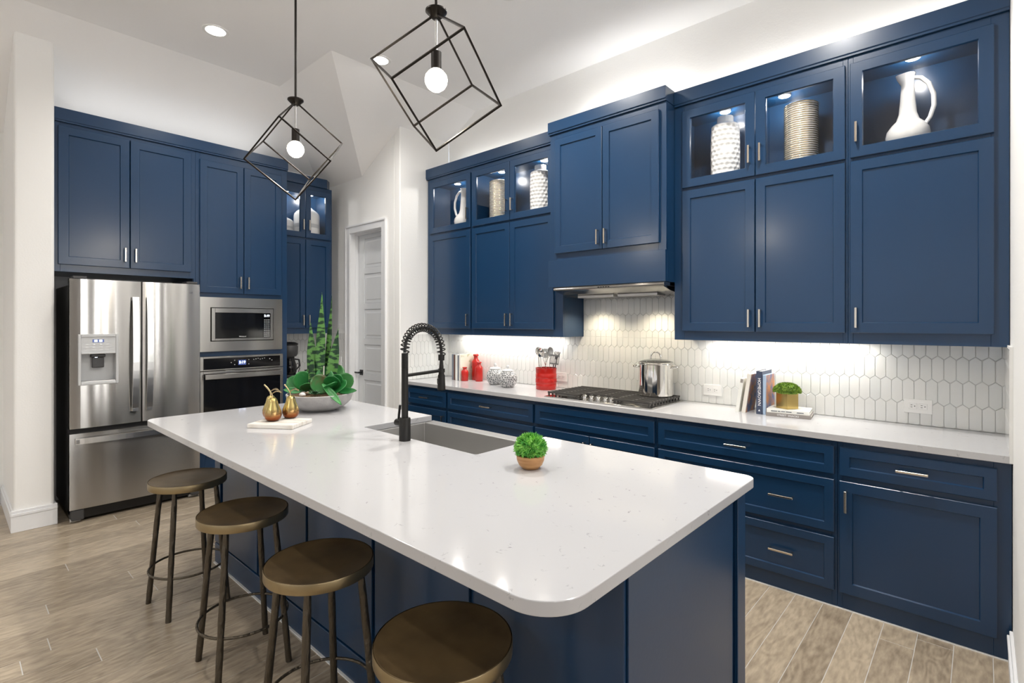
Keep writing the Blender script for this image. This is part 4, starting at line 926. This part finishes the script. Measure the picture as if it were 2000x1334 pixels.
# ------------------------------------------------------------------ ginger jars
def jar(x, y, label):
    t = thing('lidded_jar', label, 'jar', (x, y, .914), group='grey patterned lidded jars', local=True)
    MB().lathe([(.046, 0), (.054, .004), (.074, .032), (.086, .065), (.087, .090), (.078, .118), (.058, .140), (.046, .146)], 48).build('jar_body', 'jar_pattern', t, smooth=50)
    l = MB().lathe([(.050, .1465), (.053, .150), (.050, .155), (.022, .164), (.006, .166)], 36).build('lid', 'jar_white', t, smooth=50)
    MB().lathe([(.005, .165), (.006, .171), (.0135, .177), (.0155, .187), (.011, .197), (.001, .201)], 20).build('knob', 'plastic_grey', l, smooth=60)
jar(-3.425, 3.535, 'grey patterned lidded jar standing behind, next to the red bottles'); jar(-3.190, 3.455, 'grey patterned lidded jar in front, nearer the red crock')
# ------------------------------------------------------------------ red bottles
def rbottle(x, y, r, h, label):
    t = thing('red_bottle', label, 'bottle', (x, y, .914), group='red ceramic bottles', local=True)
    MB().lathe([(r * .92, 0), (r, .004), (r, h * .66), (r * .94, h * .72), (r * .62, h * .80), (r * .50, h * .84), (r * .50, h * .93)], 36).build('bottle_body', 'red', t, smooth=45)
    MB().lathe([(r * .50, h * .931), (r * .66, h * .94), (r * .68, h * .985), (r * .60, h), (r * .42, h), (r * .40, h * .95)], 28, cap1=False).build('lip', 'red', t, smooth=45)
rbottle(-3.862, 3.545, .036, .138, 'smallest red bottle in front of the cookbooks')
rbottle(-3.842, 3.680, .042, .262, 'tallest red bottle at the back by the wall')
rbottle(-3.722, 3.610, .037, .195, 'middle-sized red bottle nearest the grey jars')
# ------------------------------------------------------------------ books
def book(label, loc, wdt, dep, hgt, cover, rz=0, tilt=0, group=None, title=None, tm='textwhite', tsize=.02, flat=False, side=None):
    """upright: spine on the -Y side, thickness wdt along X, depth dep along Y. flat: lies with spine on -Y"""
    t = thing('book', label, 'book', loc, rz, group, local=True)
    c = .0025
    if not flat:
        b = MB(); b.box(0, c, 0, dep, 0, hgt); b.box(wdt - c, wdt, 0, dep, 0, hgt); b.box(c, wdt - c, 0, c, 0, hgt); b.build('cover', cover, t, bev=.0006)
        MB().box(c + .0002, wdt - c - .0002, c + .0002, dep - .004, .004, hgt - .004).build('pages', 'paper', t)
        if side: MB().box(wdt + .0001, wdt + .0008, .012, dep - .002, .002, hgt - .002).build('cover_picture', side, t)
        if title: text(title, tsize, (wdt / 2, -.0006, hgt * .52), (0, 0, -1), (1, 0, 0), tm, t)
    else:
        b = MB(); b.box(0, wdt, 0, dep, 0, c); b.box(0, wdt, 0, dep, hgt - c, hgt); b.box(0, wdt, 0, c, c, hgt - c); b.build('cover', cover, t, bev=.0006)
        MB().box(.004, wdt - .004, c + .0002, dep - .004, c + .0002, hgt - c - .0002).build('pages', 'paper', t)
        if title: text(title, tsize, (wdt / 2, -.0006, hgt / 2), (1, 0, 0), (0, 0, 1), tm, t)
    t.rotation_euler = (0, tilt, rz); return t
gr = 'cookbooks by the pantry wall'
x = -4.030
for wd, cv, h, lb, sd in ((.026, 'bk_slate', .262, 'slate-grey cookbook at the left of the row by the pantry wall', None), (.024, 'bk_brown', .258, 'dark brown cookbook second in the row by the pantry wall', None), (.032, 'bk_white', .260, 'white-spined cookbook in the row by the pantry wall', None), (.020, 'bk_slate', .255, 'thin grey cookbook fourth in the row by the pantry wall', None), (.018, 'bk_cream', .268, 'cream cookbook with plants on its cover behind the red bottles', 'bk_plants')):
    book(lb, (x, 3.520, .914), wd, .195, h, cv, group=gr, side=sd); x += wd + .0015
bk = book('white book leaning at the far left of the right-hand book group', (-1.205, 3.515, .914), .022, .165, .226, 'bk_white', tilt=R(8.5), group='books by the gold pot')
MB().box(.003, .019, -.0008, -.0001, .196, .220).build('emblem', 'bk_grey', bk)
bk.location.z = .9145
bk = book('cream book with photo cover leaning on the navy book', (-1.166, 3.515, .914), .024, .185, .258, 'bk_cream', tilt=R(8.5), group='books by the gold pot', side='bk_photo')
hg = book('tall navy upright book titled HOMEGROWN', (-1.073, 3.512, .914), .036, .200, .275, 'bk_navy', group='books by the gold pot', title='HOMEGROWN', tsize=.026)
MB().add([(.012, -.0008, .020), (.024, -.0008, .020), (.018, -.0008, .032), (.012, .0, .020), (.024, .0, .020), (.018, .0, .032)], [(0, 1, 2), (3, 5, 4), (0, 3, 4, 1), (1, 4, 5, 2), (2, 5, 3, 0)]).build('emblem', 'textwhite', hg)
book('light blue upright book right of the navy one', (-1.0355, 3.516, .914), .018, .190, .252, 'bk_blue', group='books by the gold pot', side='bk_photo')
book('grey book lying at the bottom of the flat pile', (-1.008, 3.487, .914), .246, .205, .0215, 'bk_grey', rz=R(7.5), group='books by the gold pot', title='STREET  SNACKS', tsize=.016, flat=True)
wb = book('white book lying on top of the grey one', (-1.006, 3.494, .9360), .236, .190, .0225, 'bk_white', rz=R(7.5), group='books by the gold pot', flat=True)
b = MB()
for x0, x1 in ((.025, .060), (.064, .078), (.082, .104), (.108, .140), (.168, .205)): b.box(x0, x1, -.0006, -.0001, .009, .0135)
b.build('spine_print', 'textdark', wb)
# gold pot with moss on the pile
t = thing('moss_planter', 'square gold pot with a mossy green mound on the flat books', 'planter', (-.912, 3.590, .9587), R(-30), local=True)
b = MB(); s_ = .044; b.add(rect(-s_, s_, -s_, s_, 0) + rect(-s_, s_, -s_, s_, .098) + rect(-s_ + .003, s_ - .003, -s_ + .003, s_ - .003, .098) + rect(-s_ + .003, s_ - .003, -s_ + .003, s_ - .003, .085), [(3, 2, 1, 0), (12, 13, 14, 15)] + [(4 * k + i, 4 * k + (i + 1) % 4, 4 * k + 4 + (i + 1) % 4, 4 * k + 4 + i) for k in range(3) for i in range(4)])
b.build('pot', 'gold', t, bev=.0008)
r2 = random.Random(3); b = MB()
def blade(b, p, d, l, w_):
    d = d.normalized(); q = d.orthogonal().normalized(); q.rotate(__import__('mathutils').Quaternion(d, r2.random() * 6.28)); n_ = d.cross(q)
    b.add([tuple(p), tuple(p + d * l * .45 + q * w_ + n_ * w_ * .3), tuple(p + d * l), tuple(p + d * l * .45 - q * w_ + n_ * w_ * .3)], [(0, 1, 2, 3)])
for k_ in range(1500):
    a = r2.random() * 6.283; ph = math.asin(min(1, r2.random() * 1.15 - .15)) if r2.random() > .0 else 0
    p = Vector((.072 * math.cos(a) * math.cos(ph), .072 * math.sin(a) * math.cos(ph), .108 + .046 * math.sin(ph))); d = Vector((p.x, p.y, (p.z - .10) * 1.6)) + Vector([r2.uniform(-.03, .03) for _ in range(3)])
    blade(b, p, d, .013, .0028)
b.lathe([(.055, .094), (.071, .102), (.070, .118), (.055, .138), (.030, .149), (.001, .153)], 24)
b.build('moss', 'moss', t, kind='stuff')
# ------------------------------------------------------------------ pieces behind the glass doors
def hob(x, y, z, label):
    t = thing('dimpled_vase', label, 'vase', (x, y, z), group='white dimpled vases', local=True)
    n = 90; pf = [(.090 + .004 * math.sin(math.pi * k_ / 66), .36 * k_ / 66) for k_ in range(67)] + [(.080, .370), (.066, .378), (.054, .381)]
    def fn(u, a, z_):
        if z_ > .362 or z_ < .004: return 0
        row = int(z_ / .0325); c = (a / (2 * math.pi) * 15 + .5 * (row % 2)) % 1 - .5; v = (z_ / .0325) % 1 - .5
        return -.0105 * max(0, 1 - (c * c + v * v) / .20)
    MB().lathe(pf, n, fn=fn).build('vase_body', 'white_gloss', t, smooth=60)
    MB().lathe([(.052, .3805), (.052, .424), (.050, .427), (.046, .427), (.046, .39)], 48, cap1=False, fn=lambda u, a, z_: .0012 * math.cos(a * 16)).build('neck', 'white_gloss', t, smooth=50)
def rib(x, y, z, label):
    t = thing('ribbed_canister', label, 'vase', (x, y, z), group='ribbed white and gold canisters', local=True)
    MB().lathe([(.090, 0), (.0925, .003), (.0925, .375), (.088, .378), (.086, .374), (.086, .02), (.001, .02)], 56, cap1=False).build('canister_body', 'white_satin', t, smooth=50)
    b = MB()
    for k_ in range(27): b.tube([(.0935 * math.cos(a * math.pi / 28), .0935 * math.sin(a * math.pi / 28), .028 + k_ * .0132) for a in range(56)], .0030, 6, closed=True)
    b.build('gold_ribs', 'gold_stem', t, smooth=60)
def pitcher(x, y, z, rz, label):
    t = thing('pitcher', label, 'pitcher', (x, y, z), rz, group='white ceramic pitchers', local=True)
    pf = [(.060, 0), (.074, .003), (.095, .028), (.101, .058), (.096, .088), (.076, .118), (.053, .142), (.041, .180), (.035, .250), (.030, .340), (.029, .375), (.036, .398)]
    MB().lathe(pf, 44, cap1=False, fn=lambda u, a, z_: (.020 * max(0, math.cos(a - math.pi)) ** 6 if z_ > .37 else 0)).build('jug', 'white_gloss', t, smooth=60)
    MB().tube([(.026, 0, .376), (.058, 0, .368), (.092, 0, .330), (.113, 0, .268), (.115, 0, .205), (.098, 0, .145), (.074, 0, .108)], [.010, .011, .0115, .012, .012, .011, .010], 12).build('grip', 'white_gloss', t, smooth=60)
SH = 2.475
hob(-1.300, 3.600, SH, 'white dimpled vase behind glass just right of the hood'); rib(-.835, 3.600, SH, 'ribbed gold and white canister behind glass right of the hood'); pitcher(-.305, 3.595, SH, R(12), 'white pitcher behind glass at the right end')
hob(-2.925, 3.600, SH, 'white dimpled vase behind glass just left of the hood'); rib(-3.435, 3.600, SH, 'ribbed gold and white canister behind glass left of the hood'); pitcher(-3.935, 3.600, SH, R(192), 'white pitcher behind glass beside the pantry wall')
# ------------------------------------------------------------------ pears on a wooden board
t = thing('serving_board', 'small whitewashed wooden board under the metal pears', 'board', (-2.965, 1.300, .914), R(34), local=True)
MB().box(-.135, .135, -.105, .105, .0, .024).build('board_slab', 'board', t, bev=.004, seg=2)
for q in (-.035, .035): MB().box(-.134, .134, q - .001, q + .001, .0240, .0244).build('plank_groove', 'soil', t)
def pear(x, y, rz, label):
    t = thing('metal_pear', label, 'ornament', (x, y, .9387), rz, group='gold and copper metal pears', local=True)
    MB().lathe([(.018, 0), (.030, .002), (.041, .014), (.0465, .032), (.0455, .050), (.038, .072), (.029, .094), (.0245, .112), (.021, .124), (.012, .132), (.001, .133)], 40).build('pear_body', 'pear', t, smooth=60)
    s_ = MB().tube([(0, 0, .128), (-.004, 0, .150), (-.018, 0, .172), (-.038, 0, .196)], [.0038, .0032, .0036, .0052], 8).build('stem', 'gold_stem', t, smooth=60)
    b = MB(); o = Vector((-.006, 0, .152)); d = Vector((1, .15, .12)).normalized(); sd = Vector((-.15, 1, .2)).normalized(); vs = []; fs = []
    for i in range(9):
        u = i / 8; ww = .0135 * math.sin(math.pi * min(u * .96 + .02, 1)) ** .8
        for v in (-1, 0, 1): vs.append(tuple(o + d * .052 * u + sd * ww * v + Vector((0, 0, 1)) * (.004 * abs(v) + .012 * math.sin(math.pi * u))))
    for i in range(8):
        for j in range(2): fs.append((i * 3 + j, i * 3 + j + 1, i * 3 + j + 4, i * 3 + j + 3))
    lf = b.add(vs, fs).build('leaf', 'gold_stem', s_, smooth=60); lf.modifiers.new('thick', 'SOLIDIFY').thickness = .0015
pear(-3.000, 1.272, R(42), 'front left gold and copper metal pear on the board'); pear(-3.015, 1.382, R(38), 'right-hand gold and copper metal pear on the board'); pear(-3.098, 1.302, R(44), 'metal pear half hidden behind the front left pear')
# ------------------------------------------------------------------ succulent planter
PX, PY = -3.300, 1.712
t = thing('succulent_planter', 'low grey concrete bowl of succulents and snake plant on the island', 'plant', (PX, PY, .914), local=True)
MB().lathe([(.085, 0), (.110, .003), (.165, .030), (.200, .062), (.212, .092), (.214, .110), (.211, .114), (.204, .114), (.200, .098), (.001, .090)], 48, cap1=False, fn=lambda u, a, z_: -.004 * abs(math.sin(a * 4)) if .02 < z_ < .105 else 0).build('bowl', 'concrete', t, smooth=40)
MB().lathe([(.2035, .099), (.15, .104), (.06, .108), (.001, .109)], 40, cap0=False, fn=lambda u, a, z_: 0).build('gravel', 'soil', t, smooth=60)
RT = Vector((.740, .672, 0)); TC = Vector((.888, -.46, 0)); UP = Vector((0, 0, 1))     # across the view, toward the room
def leaf(base, d, side, L_, W_, m, name, curl=.2, cup=.3, pw=.8, th=.004, par=None, nu=10, nv=6, tipw=0., paddle=False, sword=False):
    d = d.normalized(); n_ = side.cross(d).normalized(); side = d.cross(n_).normalized() * -1 if False else n_.cross(d).normalized() * -1
    b = MB(); vs = []; fs = []
    for i in range(nu + 1):
        u = i / nu; ww = max(W_ * math.sin(math.pi * min(.04 + .96 * u ** pw, 1.)) ** .75, tipw if u < .99 else .0006)
        if i == 0: ww = W_ * .22
        if sword: ww = W_ * (.60 + .40 * math.sin(math.pi * min(u * 1.15 + .05, 1.))) * max(1 - max(0., (u - .58) / .42) ** 1.7, .02)
        if paddle: ww = W_ * max(.25 * (1 - u), math.sqrt(max(1 - ((u - .56) / .445) ** 2, .0004)))
        for j in range(nv + 1):
            v = 2 * j / nv - 1; vs.append(tuple(base + d * L_ * u + side * ww * v + n_ * (curl * L_ * u * u + cup * ww * v * v)))
    for i in range(nu):
        for j in range(nv): fs.append((i * (nv + 1) + j, i * (nv + 1) + j + 1, (i + 1) * (nv + 1) + j + 1, (i + 1) * (nv + 1) + j))
    o = b.add(vs, fs).build(name, m, par or t, smooth=70); md = o.modifiers.new('thick', 'SOLIDIFY'); md.thickness = th; return o
def rosette(c, axis, nouter, ninner, Lo, Wo, m1, m2, start=0):
    axis = axis.normalized(); s_ = axis.cross(UP).normalized(); v_ = s_.cross(axis)
    for ring, (n, L_, W_, op, off) in enumerate(((nouter, Lo, Wo, .30, 0), (ninner, Lo * .68, Wo * .72, .75, .5))):
        for k_ in range(n):
            a = start + 2 * math.pi * (k_ + off) / n; rad = s_ * math.cos(a) + v_ * math.sin(a)
            leaf(c + axis * .012 * ring, rad + axis * op, axis.cross(rad), L_ * (1 + .1 * math.sin(k_ * 2.1)), W_, m2 if (k_ + ring) % 3 == 0 else m1, 'paddle_leaf', curl=.16, cup=.22, paddle=True, nu=14, nv=8)
NF = TC * .78 + UP * .52
def paddle(root, c, W_, m, n_=NF, curl=.10):
    d = c - root; leaf(root, d, d.cross(n_), d.length + W_, W_, m, 'paddle_leaf', curl=curl, cup=.20, paddle=True, nu=14, nv=8)
rr_ = RT * .075 + TC * .02 + UP * .130
for a, z, q, W_, m, nx in ((.095, .232, -.045, .074, 'leaf_edge', 0), (.168, .185, -.010, .062, 'leaf_edge', .35), (.030, .222, -.010, .058, 'leaf_big', -.2), (-.005, .178, .062, .064, 'leaf_edge', -.5),
                           (.085, .196, .060, .058, 'leaf_big', 0), (.140, .150, .075, .062, 'leaf_big', .3), (.118, .205, .035, .045, 'leaf_big', .15), (.075, .160, .105, .050, 'leaf_big', -.1)):
    paddle(rr_, RT * a + UP * z + TC * q, W_, m, NF + RT * nx)
rl_ = RT * -.085 + TC * -.01 + UP * .125
for a, z, q, W_, nx in ((-.060, .208, -.045, .058, 0), (-.120, .200, .015, .064, -.1), (-.168, .172, -.010, .056, -.4), (-.085, .175, .060, .048, 0)):
    paddle(rl_, RT * a + UP * z + TC * q, W_, 'leaf_big', NF + RT * nx)
for p0, p1, W_ in ((RT * .015 + TC * .115 + UP * .185, RT * .135 + TC * .200 + UP * .068, .021), (RT * .120 + TC * .05 + UP * .125, RT * .240 + TC * .055 + UP * .138, .022), (RT * -.130 + TC * .03 + UP * .120, RT * -.245 + TC * .05 + UP * .142, .024)):
    d = p1 - p0; leaf(p0, d, d.cross(NF), d.length, W_, 'leaf_big', 'long_leaf', curl=-.04, cup=.4, pw=1.0)
def snake(base, lean, hgt, W_, yaw=0.):
    d = UP + lean; side = RT * math.cos(yaw) + TC * math.sin(yaw); leaf(base, d, side, hgt, W_, 'snake_leaf', 'snake_leaf', curl=.05, cup=.30, th=.003, nu=20, nv=4, sword=True)
snake(RT * -.045 + TC * -.02 + UP * .10, RT * -.02, .500, .034); snake(RT * -.005 + TC * -.005 + UP * .10, RT * .045, .690, .033); snake(RT * .035 + TC * -.04 + UP * .10, RT * .105, .670, .024, .5); snake(RT * .055 + TC * -.02 + UP * .10, RT * .155, .455, .036, -.3)
snake(RT * -.055 + TC * .005 + UP * .10, RT * .03, .30, .024)
MB().tube([RT * .022 + TC * .02 + UP * .10, RT * .026 + TC * .02 + UP * .295], .0035, 6).build('stake', 'board', t)
b = MB(); c = RT * -.035 + TC * .135 + UP * .118
for ring in range(4):
    for k_ in range(9 - ring):
        a = 2 * math.pi * (k_ + .5 * ring) / (9 - ring); rad = RT * math.cos(a) + TC * math.sin(a); el = .25 + .45 * ring; L_ = .048 - .008 * ring; d = (rad + UP * el).normalized(); q = d.cross(UP).normalized(); n_ = q.cross(d)
        b.add([tuple(c), tuple(c + d * L_ * .5 + q * .010), tuple(c + d * L_ + n_ * .004), tuple(c + d * L_ * .5 - q * .010), tuple(c + d * L_ * .5 + n_ * .006)], [(0, 1, 4), (1, 2, 4), (2, 3, 4), (3, 0, 4)])
b.build('small_rosette', 'leaf_small', t)
MB().lathe([(.004, -.012), (.018, -.008), (.023, .002), (.017, .012), (.003, .016)], 14, tuple(RT * -.115 + TC * .12 + UP * .115), fn=lambda u, a, z_: .003 * math.sin(a * 2 + u * 3)).build('white_stone', 'jar_white', t, smooth=60)
# ------------------------------------------------------------------ boxwood ball in a wooden bowl
t = thing('boxwood_plant', 'small green boxwood ball in a wooden bowl near the island corner', 'plant', (-1.345, 1.592, .914), local=True)
MB().lathe([(.026, 0), (.032, .001), (.047, .016), (.055, .034), (.057, .052), (.054, .055), (.050, .052), (.045, .03), (.001, .02)], 40, cap1=False).build('bowl', 'wood_bowl', t, smooth=45)
b = MB(); b.lathe([(.03, .045), (.050, .060), (.055, .080), (.047, .105), (.028, .120), (.001, .125)], 20)
for k_ in range(1100):
    a = r2.random() * 6.283; sp_ = r2.uniform(-.45, 1); ph = math.asin(sp_)
    nrm = Vector((math.cos(a) * math.cos(ph), math.sin(a) * math.cos(ph), sp_)); p = Vector((0, 0, .082)) + Vector((nrm.x * .052, nrm.y * .052, nrm.z * .044)); d = nrm + Vector([r2.uniform(-.75, .75) for _ in range(3)])
    blade(b, p, d, r2.uniform(.016, .024), .0036)
b.build('foliage', 'boxwood', t, kind='stuff')
